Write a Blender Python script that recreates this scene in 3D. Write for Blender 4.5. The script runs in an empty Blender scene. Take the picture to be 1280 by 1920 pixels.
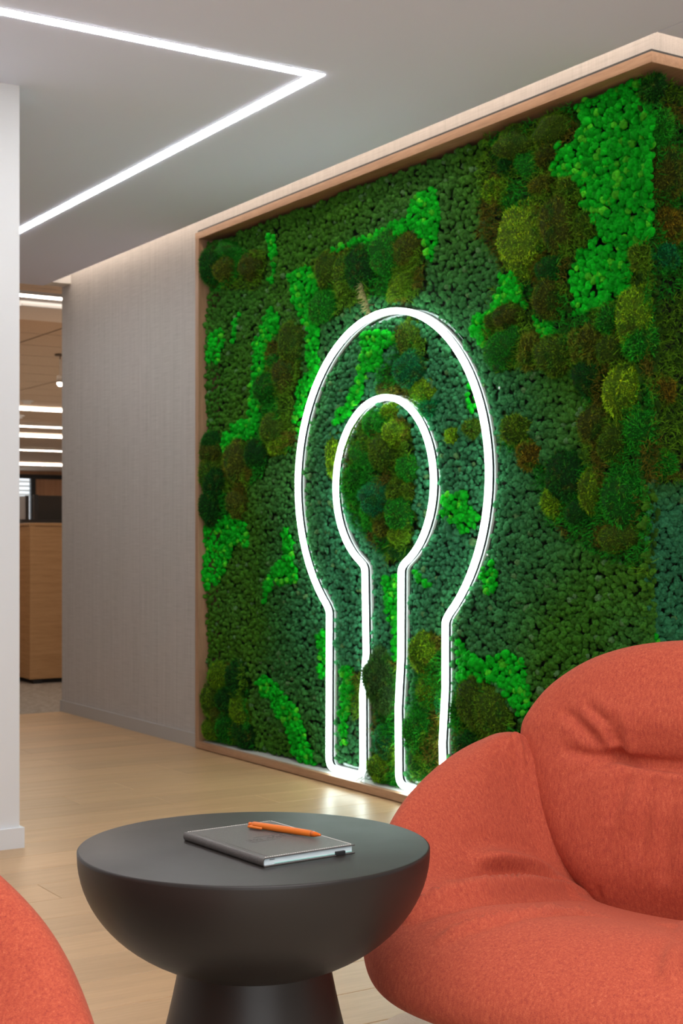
import bpy, math, random
import numpy as np
from mathutils import Vector, Matrix
random.seed(7); RNG = np.random.default_rng(7)
C = bpy.context.scene.collection
SC = bpy.context.scene
# ---------------- camera (room axes: X towards the moss wall, Y along it, Z up) ----------------
YAW = math.radians(32.423)
cd = bpy.data.cameras.new('camera'); cam = bpy.data.objects.new('camera', cd); C.objects.link(cam)
cam.location = (0, 0, 1.0); cam.rotation_euler = (math.pi/2, 0, -YAW)
cd.sensor_fit = 'VERTICAL'; cd.sensor_height = 36; cd.sensor_width = 24
cd.lens = 2700/1920*36; cd.shift_y = 54/1920
cd.clip_start = .05; cd.clip_end = 100
cd.dof.use_dof = True; cd.dof.focus_distance = 2.35; cd.dof.aperture_fstop = 13
SC.camera = cam
# ---------------- world, daylight from the window side behind the camera, exposure ----------------
w = bpy.data.worlds.new('world'); SC.world = w; w.use_nodes = True
w.node_tree.nodes['Background'].inputs[0].default_value = (.93, .97, 1, 1)
w.node_tree.nodes['Background'].inputs[1].default_value = .48
def area(name, loc, rot, sx, sy, e, col=(1, 1, 1)):
    l = bpy.data.lights.new(name, 'AREA'); l.shape = 'RECTANGLE'; l.size = sx; l.size_y = sy; l.energy = e; l.color = col
    o = bpy.data.objects.new(name, l); C.objects.link(o); o.location = loc; o.rotation_euler = rot; return o
area('window_daylight', (-1.2, -3.6, 1.5), (math.radians(90), 0, math.radians(-12)), 4.5, 2.4, 95, (.93, .97, 1))
area('ceiling_panel_lights', (.6, .4, 2.46), (0, 0, 0), 2.4, 2.4, 74, (.97, .98, 1))
area('office_fill_light', (6.2, 13.5, 2.70), (0, 0, 0), 7, 8, 330, (1, .86, .72))  # added fill that brightens the office, not a fixture of its own
SC.view_settings.view_transform = 'Standard'; SC.view_settings.look = 'None'
SC.view_settings.gamma = 1; SC.view_settings.use_curve_mapping = False; SC.view_settings.exposure = 0.07

# ---------------- helpers ----------------
def tag(o, label=None, cat=None, group=None, kind=None):
    if label: o['label'] = label
    if cat: o['category'] = cat
    if group: o['group'] = group
    if kind: o['kind'] = kind
    return o
def empty(name, loc=(0, 0, 0), rz=0, **k):
    o = bpy.data.objects.new(name, None); C.objects.link(o); o.location = loc; o.rotation_euler = (0, 0, rz); o.empty_display_size = .1
    return tag(o, **k)
def link(name, me, mat=None, parent=None, **k):
    o = bpy.data.objects.new(name, me); C.objects.link(o)
    if mat: 
        me.materials.clear(); me.materials.append(mat)
    if parent: o.parent = parent
    return tag(o, **k)
def np_mesh(name, V, Fc, smooth=True, col=None, uv=None):
    """V (n,3); Fc (m,k) all faces with k corners"""
    V = np.asarray(V, np.float32); Fc = np.asarray(Fc, np.int32); m, k = Fc.shape
    me = bpy.data.meshes.new(name)
    me.vertices.add(len(V)); me.vertices.foreach_set('co', V.ravel())
    me.loops.add(m*k); me.loops.foreach_set('vertex_index', Fc.ravel())
    me.polygons.add(m); me.polygons.foreach_set('loop_start', np.arange(0, m*k, k, dtype=np.int32))
    me.polygons.foreach_set('use_smooth', np.full(m, smooth))
    if col is not None:
        a = me.color_attributes.new('tint', 'FLOAT_COLOR', 'POINT')
        c4 = np.ones((len(V), 4), np.float32); c4[:, :3] = col; a.data.foreach_set('color', c4.ravel())
    if uv is not None:
        l = me.uv_layers.new(name='UVMap'); l.data.foreach_set('uv', np.asarray(uv, np.float32)[Fc.ravel()].ravel())
    me.update(); me.validate(); return me
def box_arr(lo, hi, bev=0):
    (x0, y0, z0), (x1, y1, z1) = lo, hi
    V = [(x, y, z) for x in (x0, x1) for y in (y0, y1) for z in (z0, z1)]
    Fs = [(0, 1, 3, 2), (4, 6, 7, 5), (0, 4, 5, 1), (2, 3, 7, 6), (0, 2, 6, 4), (1, 5, 7, 3)]
    return V, Fs
def box(name, lo, hi, mat, parent=None, bev=0, **k):
    V, Fs = box_arr(lo, hi); me = bpy.data.meshes.new(name); me.from_pydata(V, [], Fs); me.update()
    o = link(name, me, mat, parent, **k)
    if bev:
        b = o.modifiers.new('bevel', 'BEVEL'); b.width = bev; b.segments = 2
        me.polygons.foreach_set('use_smooth', [True]*6)
        w_ = o.modifiers.new('wn', 'WEIGHTED_NORMAL')
    return o
def boxes(name, lst, mat, parent=None, **k):
    V = []; Fs = []
    for lo, hi in lst:
        v, f = box_arr(lo, hi); n = len(V); V += v; Fs += [tuple(i+n for i in q) for q in f]
    me = bpy.data.meshes.new(name); me.from_pydata(V, [], Fs); me.update()
    return link(name, me, mat, parent, **k)
def lathe(name, prof, mat, parent=None, n=96, smooth=True, **k):
    V = []; Fs = []; m = len(prof)
    for i in range(n):
        a = 2*math.pi*i/n
        V += [(r*math.cos(a), r*math.sin(a), z) for r, z in prof]
    for i in range(n):
        j = (i+1) % n
        Fs += [(i*m+q, j*m+q, j*m+q+1, i*m+q+1) for q in range(m-1)]
    me = np_mesh(name, V, Fs, smooth); return link(name, me, mat, parent, **k)
def cyl_between(name, p, q, r, mat, parent=None, n=20, r2=None, prof=None, **k):
    p = Vector(p); q = Vector(q); L = (q-p).length
    pr = prof or [(0, 0), (r, 0), (r2 if r2 is not None else r, L), (0, L)]
    o = lathe(name, pr, mat, parent, n, True, **k)
    o.location = p; o.rotation_euler = (q-p).to_track_quat('Z', 'Y').to_euler()
    return o
def sharp(o, ang=35):
    me = o.data
    try:
        me.set_sharp_from_angle(angle=math.radians(ang))
    except Exception: pass
    return o

# ---------------- materials ----------------
def mat(name, col=(.8, .8, .8), rough=.6, metal=0, spec=.5, emit=None, es=0):
    m = bpy.data.materials.new(name); m.use_nodes = True; b = m.node_tree.nodes['Principled BSDF']
    b.inputs['Base Color'].default_value = (*col, 1); b.inputs['Roughness'].default_value = rough
    b.inputs['Metallic'].default_value = metal; b.inputs['Specular IOR Level'].default_value = spec
    if emit: b.inputs['Emission Color'].default_value = (*emit, 1); b.inputs['Emission Strength'].default_value = es
    return m
def N(m, t, **kw):
    n = m.node_tree.nodes.new(t)
    for k_, v in kw.items():
        if k_.startswith('i_'): n.inputs[k_[2:].replace('_', ' ')].default_value = v
        else: setattr(n, k_, v)
    return n
def L(m, a, b): m.node_tree.links.new(a, b)
def bsdf(m): return m.node_tree.nodes['Principled BSDF']
def ramp(m, fac, stops):
    r = N(m, 'ShaderNodeValToRGB'); e = r.color_ramp.elements
    while len(e) < len(stops): e.new(.5)
    for i, (p, c) in enumerate(stops): e[i].position = p; e[i].color = (*c, 1)
    L(m, fac, r.inputs['Fac']); return r.outputs['Color']
def coords(m, scale=(1, 1, 1), rot=(0, 0, 0), kind='Object'):
    tc = N(m, 'ShaderNodeTexCoord'); mp = N(m, 'ShaderNodeMapping'); mp.inputs['Scale'].default_value = scale; mp.inputs['Rotation'].default_value = rot
    L(m, tc.outputs[kind], mp.inputs['Vector']); return mp.outputs['Vector']
def noise(m, vec, scale, detail=3, rough=.5, out='Fac'):
    n = N(m, 'ShaderNodeTexNoise'); n.inputs['Scale'].default_value = scale; n.inputs['Detail'].default_value = detail; n.inputs['Roughness'].default_value = rough
    L(m, vec, n.inputs['Vector']); return n.outputs[out]
def bump(m, h, strength=.3, dist=.01, normal=None):
    b = N(m, 'ShaderNodeBump'); b.inputs['Strength'].default_value = strength; b.inputs['Distance'].default_value = dist
    L(m, h, b.inputs['Height'])
    if normal: L(m, normal, b.inputs['Normal'])
    L(m, b.outputs['Normal'], bsdf(m).inputs['Normal']); return b.outputs['Normal']
def mixc(m, fac, a, b, mode='MIX'):
    x = N(m, 'ShaderNodeMix', data_type='RGBA', blend_type=mode)
    for s, v in ((x.inputs[0], fac), (x.inputs[6], a), (x.inputs[7], b)):
        if isinstance(v, (int, float)): s.default_value = v
        elif isinstance(v, tuple): s.default_value = (*v, 1) if len(v) == 3 else v
        else: L(m, v, s)
    return x.outputs[2]

def wood(name, c1, c2, c3, scale=(1, 1, 1), grain=1.0, rough=.45, per_obj=True, bm=.08, kind='Object'):
    """long axis of the grain is the axis with the small scale"""
    m = mat(name, c1, rough)
    v = coords(m, scale, kind=kind)
    if per_obj:
        oi = N(m, 'ShaderNodeObjectInfo'); ad = N(m, 'ShaderNodeVectorMath', operation='MULTIPLY_ADD')
        mu = N(m, 'ShaderNodeMath', operation='MULTIPLY'); mu.inputs[1].default_value = 37.0; L(m, oi.outputs['Random'], mu.inputs[0])
        cx = N(m, 'ShaderNodeCombineXYZ')
        for i in range(3): L(m, mu.outputs[0], cx.inputs[i])
        ad.inputs[1].default_value = (1, 1, 1); L(m, v, ad.inputs[0]); L(m, cx.outputs[0], ad.inputs[2]); v = ad.outputs[0]
    a = noise(m, v, 3*grain, 5, .6); b = noise(m, v, 14*grain, 4, .65)
    mx = N(m, 'ShaderNodeMath', operation='MULTIPLY_ADD'); mx.inputs[1].default_value = .45; L(m, b, mx.inputs[0]); 
    m2 = N(m, 'ShaderNodeMath', operation='MULTIPLY'); m2.inputs[1].default_value = .55; L(m, a, m2.inputs[0]); L(m, m2.outputs[0], mx.inputs[2])
    c = ramp(m, mx.outputs[0], [(.34, c3), (.5, c1), (.66, c2)])
    if per_obj:
        rr = ramp(m, oi.outputs['Random'], [(0, (.9, .9, .9)), (1, (1.06, 1.05, 1.04))]); c = mixc(m, 1.0, c, rr, 'MULTIPLY')
    L(m, c, bsdf(m).inputs['Base Color']); bump(m, b, bm, .002); return m

M = {}
M['ceiling'] = mat('ceiling_paint', (.79, .82, .97), .8, spec=.2)
M['white'] = mat('white_wall_paint', (.81, .825, .845), .7, spec=.25)
M['cove'] = mat('cove_paint', (.85, .83, .80), .8, spec=.2)
# grey woven wallcovering: fine vertical threads and streaks
m = M['textile'] = mat('woven_wallcovering', (.3, .27, .25), .8, spec=.2)
v1 = coords(m, (1, 1, .02)); v2 = coords(m, (1, 1, .25)); v3 = coords(m, (1, .03, 1))
a = noise(m, v1, 48, 5, .75); b = noise(m, v1, 260, 3, .6); c_ = noise(m, v3, 260, 2, .5); d = noise(m, v2, 700, 1)
s = N(m, 'ShaderNodeMath', operation='ADD'); L(m, a, s.inputs[0]); L(m, b, s.inputs[1])
s2 = N(m, 'ShaderNodeMath', operation='ADD'); L(m, s.outputs[0], s2.inputs[0]); L(m, c_, s2.inputs[1])
s3 = N(m, 'ShaderNodeMath', operation='MULTIPLY'); L(m, s2.outputs[0], s3.inputs[0]); s3.inputs[1].default_value = .333
L(m, ramp(m, s3.outputs[0], [(.36, (.41, .378, .355)), (.64, (.56, .525, .495))]), bsdf(m).inputs['Base Color']); bump(m, s3.outputs[0], .1, .001)
M['greybase'] = mat('grey_baseboard_paint', (.44, .42, .40), .5)
M['oak'] = wood('oak_frame_return', (.44, .25, .14), (.52, .32, .19), (.33, .18, .10), (.6, 9, 9), 2.0, .45)
M['oak_y'] = wood('oak_frame', (.44, .25, .14), (.52, .32, .19), (.33, .18, .10), (9, .6, 9), 2.0, .45)
M['ledge'] = mat('neon_lit_ledge', (.6, .6, .56), .5)  # light grey stands for wood lit by the neon
M['oak_v'] = wood('oak_frame_vertical', (.40, .23, .13), (.50, .30, .18), (.31, .17, .095), (9, 9, .6), 2.0, .45)
M['plank'] = wood('oak_floor_plank', (.57, .355, .180), (.63, .405, .215), (.50, .305, .15), (.5, 7, 1), 1.3, .36, bm=.05)
M['veneer'] = wood('oak_veneer_cabinet', (.52, .285, .12), (.60, .34, .155), (.42, .22, .085), (.5, .5, 9), 1.5, .45, per_obj=False)
M['wallwood'] = wood('far_wood_panelling', (.45, .23, .12), (.52, .28, .15), (.36, .18, .09), (6, 6, .4), .8, .5, per_obj=False)
M['black'] = mat('black_matte_plastic', (.012, .012, .013), .5)
M['alu'] = mat('white_aluminium', (.7, .7, .7), .4)
M['led'] = mat('led_diffuser', (1, 1, 1), .5, emit=(.97, .985, 1), es=32.0)
M['coveled'] = mat('warm_cove_led', (1, 1, 1), .5, emit=(1, .84, .69), es=20.0)
M['officeled'] = mat('warm_office_led', (1, 1, 1), .5, emit=(1, .84, .70), es=13.0)
# carpet
m = M['carpet'] = mat('grey_beige_carpet', (.3, .25, .2), .95, spec=.1)
v = coords(m, (1, 3, 1), (0, 0, .5)); a = noise(m, v, 22, 6, .75)
L(m, ramp(m, a, [(.36, (.17, .14, .115)), (.62, (.46, .39, .32))]), bsdf(m).inputs['Base Color']); bump(m, a, .6, .01)
m = M['tile'] = mat('mineral_ceiling_tile', (.62, .52, .42), .9, spec=.1)
v = coords(m); a = noise(m, v, 90, 3); L(m, ramp(m, a, [(.3, (.56, .46, .37)), (.7, (.64, .54, .44))]), bsdf(m).inputs['Base Color'])
M['tbar'] = mat('ceiling_grid_bar', (.14, .11, .085), .6)
# moss
def moss(name, use_attr=True, sc=260):
    m = mat(name, (.05, .2, .03), .85, spec=.12)
    at = N(m, 'ShaderNodeAttribute'); at.attribute_name = 'tint'
    v = coords(m); n1 = noise(m, v, sc, 3, .7)
    c = mixc(m, 1.0, at.outputs['Color'], ramp(m, n1, [(.3, (.45, .5, .45)), (.65, (1.35, 1.3, 1.3))]), 'MULTIPLY')
    if not use_attr:
        oi = N(m, 'ShaderNodeObjectInfo'); tc = N(m, 'ShaderNodeNewGeometry')
        n2 = noise(m, tc.outputs['Position'], 22, 3, .6); n3 = noise(m, tc.outputs['Position'], 31, 2, .6)
        oc = mixc(m, ramp(m, n2, [(.5, (0, 0, 0)), (.66, (.75, .75, .75))]), oi.outputs['Color'], (.03, .22, .012)) if sc < 100 else oi.outputs['Color']
        if sc < 100: oc = mixc(m, ramp(m, n3, [(.56, (0, 0, 0)), (.70, (.6, .6, .6))]), oc, (.13, .17, .014))
        c = mixc(m, 1.0, c, oc, 'MULTIPLY')
    L(m, c, bsdf(m).inputs['Base Color'])
    bump(m, n1, .55, .006); return m
M['lichen'] = moss('reindeer_lichen'); M['fern'] = moss('sheet_moss', sc=400)
M['mound'] = moss('cushion_moss', False, 14)
M['lichen_o'] = moss('reindeer_lichen_tuft', False, 260)
M['backing'] = mat('dark_backing_board', (.012, .02, .008), .9)
M['neon'] = mat('lit_neon_tube', (1, 1, 1), .4, emit=(.82, 1, .96), es=9.0)
M['neonside'] = mat('white_silicone_channel', (.62, .63, .63), .5)
M['neondark'] = mat('grey_channel_groove', (.006, .007, .007), .9, spec=.05)
m = M['acrylic'] = mat('clear_acrylic', (.9, 1, .97), .03); bsdf(m).inputs['Transmission Weight'].default_value = 1; bsdf(m).inputs['IOR'].default_value = 1.35
M['steel'] = mat('standoff_steel', (.6, .6, .6), .3, metal=1)
M['wire'] = mat('white_cable', (.85, .85, .85), .4)
# table, notebook, pen
m = M['table'] = mat('black_lacquered_table', (.020, .016, .0135), .45, spec=.34)
v = coords(m); a = noise(m, v, 9, 3); rr = N(m, 'ShaderNodeMapRange'); rr.inputs[3].default_value = .36; rr.inputs[4].default_value = .46; L(m, a, rr.inputs[0]); L(m, rr.outputs[0], bsdf(m).inputs['Roughness'])
m = M['leather'] = mat('dark_grey_leather', (.05, .045, .042), .38)
v = coords(m); a = noise(m, v, 420, 4, .6); bump(m, a, .35, .001)
L(m, ramp(m, a, [(.3, (.06, .052, .048)), (.7, (.10, .088, .08))]), bsdf(m).inputs['Base Color'])
M['pages'] = mat('page_edges', (.66, .74, .76), .7)
m = M['pages']; v = coords(m, (1, 1, 60)); a = noise(m, v, 40, 2); L(m, ramp(m, a, [(.3, (.55, .64, .66)), (.7, (.76, .83, .84))]), bsdf(m).inputs['Base Color'])
M['mint'] = mat('mint_sheet', (.25, .62, .50), .7)
M['thread'] = mat('pale_thread', (.9, .84, .78), .7)
M['pen'] = mat('orange_soft_touch_plastic', (.62, .14, .010), .42)
M['pengloss'] = mat('orange_glossy_plastic', (.64, .12, .008), .12)
M['ink'] = mat('grey_print', (.12, .09, .08), .6)
# heathered upholstery
m = M['fabric'] = mat('coral_heathered_fabric', (.6, .12, .06), .85, spec=.12)
bsdf(m).inputs['Sheen Weight'].default_value = .12; bsdf(m).inputs['Sheen Roughness'].default_value = .5
bsdf(m).inputs['Sheen Tint'].default_value = (1, .55, .4, 1)
v0 = coords(m); vu = coords(m, (1, 1, .3)); vv = coords(m, (.3, .3, 1))
a = noise(m, vu, 1300, 2, .6); b = noise(m, vv, 1300, 2, .6)
a2 = noise(m, vu, 230, 2, .6); b2 = noise(m, v0, 1900, 1, .6)
def add(m, *xs):
    o = xs[0]
    for x in xs[1:]:
        q = N(m, 'ShaderNodeMath', operation='ADD'); L(m, o, q.inputs[0]); L(m, x, q.inputs[1]); o = q.outputs[0]
    q = N(m, 'ShaderNodeMath', operation='MULTIPLY'); L(m, o, q.inputs[0]); q.inputs[1].default_value = 1/len(xs); return q.outputs[0]
h = add(m, a, b, b2, a2)
L(m, ramp(m, h, [(.33, (.19, .030, .030)), (.46, (.40, .066, .038)), (.56, (.51, .100, .050)), (.72, (.76, .27, .15))]), bsdf(m).inputs['Base Color'])
bump(m, add(m, a, b), .35, .0012)
m = M['rug'] = mat('cream_tufted_rug', (.62, .52, .40), .95, spec=.1); bump(m, noise(m, coords(m), 300, 3), .6, .004)
M['glass'] = mat('smoked_glass', (.05, .045, .04), .05); bsdf(M['glass']).inputs['Transmission Weight'].default_value = .8
M['frost'] = mat('grey_frosted_glass', (.35, .36, .37), .3); bsdf(M['frost']).inputs['Transmission Weight'].default_value = .25
M['sky'] = mat('daylit_window', (1, 1, 1), .5, emit=(.86, .93, 1), es=.95)
M['blind'] = mat('backlit_pale_blind', (.7, .75, .78), .7, emit=(.80, .88, .92), es=.45)
BRIGHT=[[(3.302,2.436),(3.267,2.443),(3.248,2.339),(3.207,2.313),(3.203,2.174),(3.216,2.099),(3.203,1.944),(3.29,1.894),(3.325,1.858),(3.349,1.786),(3.497,1.748),(3.608,1.754),(3.592,1.822),(3.613,1.887),(3.535,1.952),(3.471,1.993),(3.484,2.035),(3.53,2.038),(3.561,2.096),(3.553,2.138),(3.574,2.169),(3.639,2.182),(3.72,2.244),(3.764,2.29),(3.753,2.323),(3.653,2.318),(3.587,2.317),(3.566,2.359),(3.587,2.434),(3.484,2.451),(3.385,2.45)],
[(4.393,2.33),(4.352,2.282),(4.342,2.16),(4.376,2.057),(4.41,2.072),(4.427,2.116),(4.48,2.135),(4.497,2.179),(4.587,2.174),(4.623,2.191),(4.697,2.204),(4.792,2.2),(4.991,2.202),(5.158,2.197),(5.201,2.216),(4.991,2.218),(4.831,2.239),(4.641,2.236),(4.551,2.26),(4.526,2.317)],
[(5.434,2.173),(5.333,2.169),(5.245,2.171),(5.214,2.071),(5.258,2.009),(5.245,1.939),(5.188,1.876),(5.201,1.708),(5.245,1.576),(5.298,1.489),(5.333,1.354),(5.37,1.402),(5.397,1.519),(5.383,1.634),(5.342,1.699),(5.28,1.739),(5.289,1.899),(5.333,1.951),(5.401,2.029),(5.438,2.116)],
[(5.623,2.048),(5.527,2.023),(5.537,1.954),(5.613,1.892),(5.662,1.825),(5.677,1.707),(5.721,1.614),(5.711,1.517),(5.761,1.472),(5.915,1.456),(5.995,1.386),(6.075,1.415),(6.065,1.49),(5.968,1.559),(5.838,1.55),(5.802,1.657),(5.776,1.789),(5.771,1.898),(5.687,1.973)],
[(5.652,2.376),(5.556,2.358),(5.556,2.287),(5.575,2.243),(5.556,2.216),(5.613,2.154),(5.628,2.168),(5.589,2.222),(5.613,2.297)],
[(6.075,2.047),(6.048,1.943),(6.119,1.849),(6.197,1.845),(6.186,1.933),(6.13,1.99)],
[(5.915,2.101),(5.915,2.001),(5.957,1.932),(5.995,1.936),(5.979,2.009)],
[(6.13,1.112),(5.915,1.121),(5.838,1.059),(5.822,0.961),(5.915,0.998),(5.995,0.972),(6.048,0.884),(6.13,0.781),(6.231,0.753),(6.254,0.855),(6.242,1.036)],
[(5.447,1.068),(5.424,1.009),(5.401,0.917),(5.365,0.825),(5.494,0.81),(5.565,0.832),(5.613,0.771),(5.662,0.722),(5.662,0.806),(5.589,0.879),(5.494,0.916),(5.503,0.986),(5.527,1.033)],
[(5.736,0.368),(5.662,0.405),(5.565,0.346),(5.447,0.31),(5.356,0.272),(5.324,0.183),(5.267,0.121),(5.223,0.048),(5.333,0.044),(5.424,0.079),(5.471,0.155),(5.541,0.206),(5.613,0.27),(5.711,0.309)],
[(5.223,0.624),(5.137,0.629),(5.137,0.417),(5.223,0.421)],
[(4.87,1.837),(4.792,1.838),(4.66,1.822),(4.605,1.805),(4.597,1.763),(4.697,1.764),(4.708,1.702),(4.792,1.689),(4.851,1.631),(4.89,1.57),(4.991,1.491),(5.052,1.473),(5.061,1.54),(4.95,1.618),(4.89,1.699),(4.878,1.784)],
[(4.169,1.617),(4.115,1.573),(4.106,1.486),(4.131,1.459),(4.169,1.472)],
[(4.325,1.157),(4.243,1.174),(4.178,1.192),(4.147,1.123),(4.093,1.084),(4.1,1.046),(4.178,1.037),(4.259,1.057),(4.332,1.087)],
[(4.735,0.85),(4.623,0.884),(4.597,0.822),(4.597,0.616),(4.623,0.531),(4.671,0.528),(4.66,0.654),(4.708,0.714)],
[(4.504,0.886),(4.427,0.857),(4.4,0.838),(4.497,0.825)],
[(5.032,0.469),(4.942,0.498),(4.942,0.4),(4.97,0.288),(4.991,0.155),(5.04,0.149)],
[(4.227,0.666),(4.194,0.61),(4.1,0.578),(3.948,0.607),(3.846,0.586),(3.818,0.497),(3.818,0.424),(3.889,0.38),(3.933,0.431),(3.978,0.483),(4.069,0.494),(4.162,0.477),(4.227,0.501)],
[(4.053,0.951),(4.014,0.913),(4.023,0.819),(4.069,0.817),(4.075,0.893)],
[(3.978,1.944),(3.904,1.932),(3.875,1.854),(3.846,1.813),(3.804,1.771),(3.693,1.73),(3.693,1.694),(3.748,1.683),(3.789,1.733),(3.846,1.804),(3.918,1.842),(3.978,1.813),(4.053,1.747),(4.069,1.673),(4.115,1.697),(4.156,1.76),(4.115,1.812),(4.053,1.823),(4.008,1.873)],
[(3.203,0.719),(3.175,0.71),(3.157,0.684),(3.198,0.677)]]
FOREST=[[(6.288,2.412),(6.075,2.414),(5.915,2.348),(5.613,2.297),(5.687,2.189),(5.761,2.14),(5.915,2.175),(6.13,2.194),(6.288,2.178)],
[(5.518,1.881),(5.333,1.836),(5.333,1.675),(5.388,1.426),(5.447,1.383),(5.761,1.399),(5.711,1.517),(5.662,1.753),(5.613,1.892)],
[(6.288,1.581),(6.075,1.465),(5.761,1.447),(5.613,1.391),(5.662,1.298),(5.812,1.23),(5.838,1.133),(6.021,1.123),(6.288,1.075)],
[(5.333,2.181),(4.991,2.191),(4.754,2.204),(4.497,2.168),(4.427,2.095),(4.427,1.954),(4.533,1.909),(4.754,1.971),(4.991,1.95),(5.158,1.928),(5.223,2.072)],
[(6.288,0.362),(6.021,0.432),(5.812,0.423),(5.787,0.229),(5.761,0.062),(5.863,0.025),(6.288,0.011)],
[(4.991,1.359),(4.91,1.485),(4.754,1.527),(4.587,1.493),(4.533,1.438),(4.504,1.314),(4.515,1.171),(4.515,1.008),(4.587,0.926),(4.697,0.914),(4.792,0.987),(4.91,1.074),(4.991,1.184)],
[(4.623,1.849),(4.427,1.753),(4.445,1.634),(4.393,1.509),(4.427,1.471),(4.605,1.567),(4.754,1.59),(4.735,1.684),(4.605,1.732)],
[(4.48,0.643),(4.292,0.653),(4.292,0.16),(4.497,0.072)],
[(4.792,0.54),(4.597,0.554),(4.587,0.018),(4.792,0.019)],
[(4.95,0.464),(4.812,0.475),(4.831,0.281),(4.93,0.271)],
[(4.243,0.46),(4.069,0.494),(3.889,0.38),(3.86,0.291),(4.243,0.147)],
[(4.1,2.307),(4.053,2.459),(3.889,2.456),(3.561,2.453),(3.037,2.5),(3.037,1.183),(3.232,1.179),(3.232,0.892),(3.361,0.923),(3.639,1.007),(3.748,1.097),(3.804,1.262),(3.978,1.345),(3.963,1.437),(3.846,1.41),(3.775,1.261),(3.535,1.232),(3.535,1.545),(3.775,1.604),(4.008,1.591),(4.084,1.789),(3.963,1.951),(4.1,2.097)]]
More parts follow.
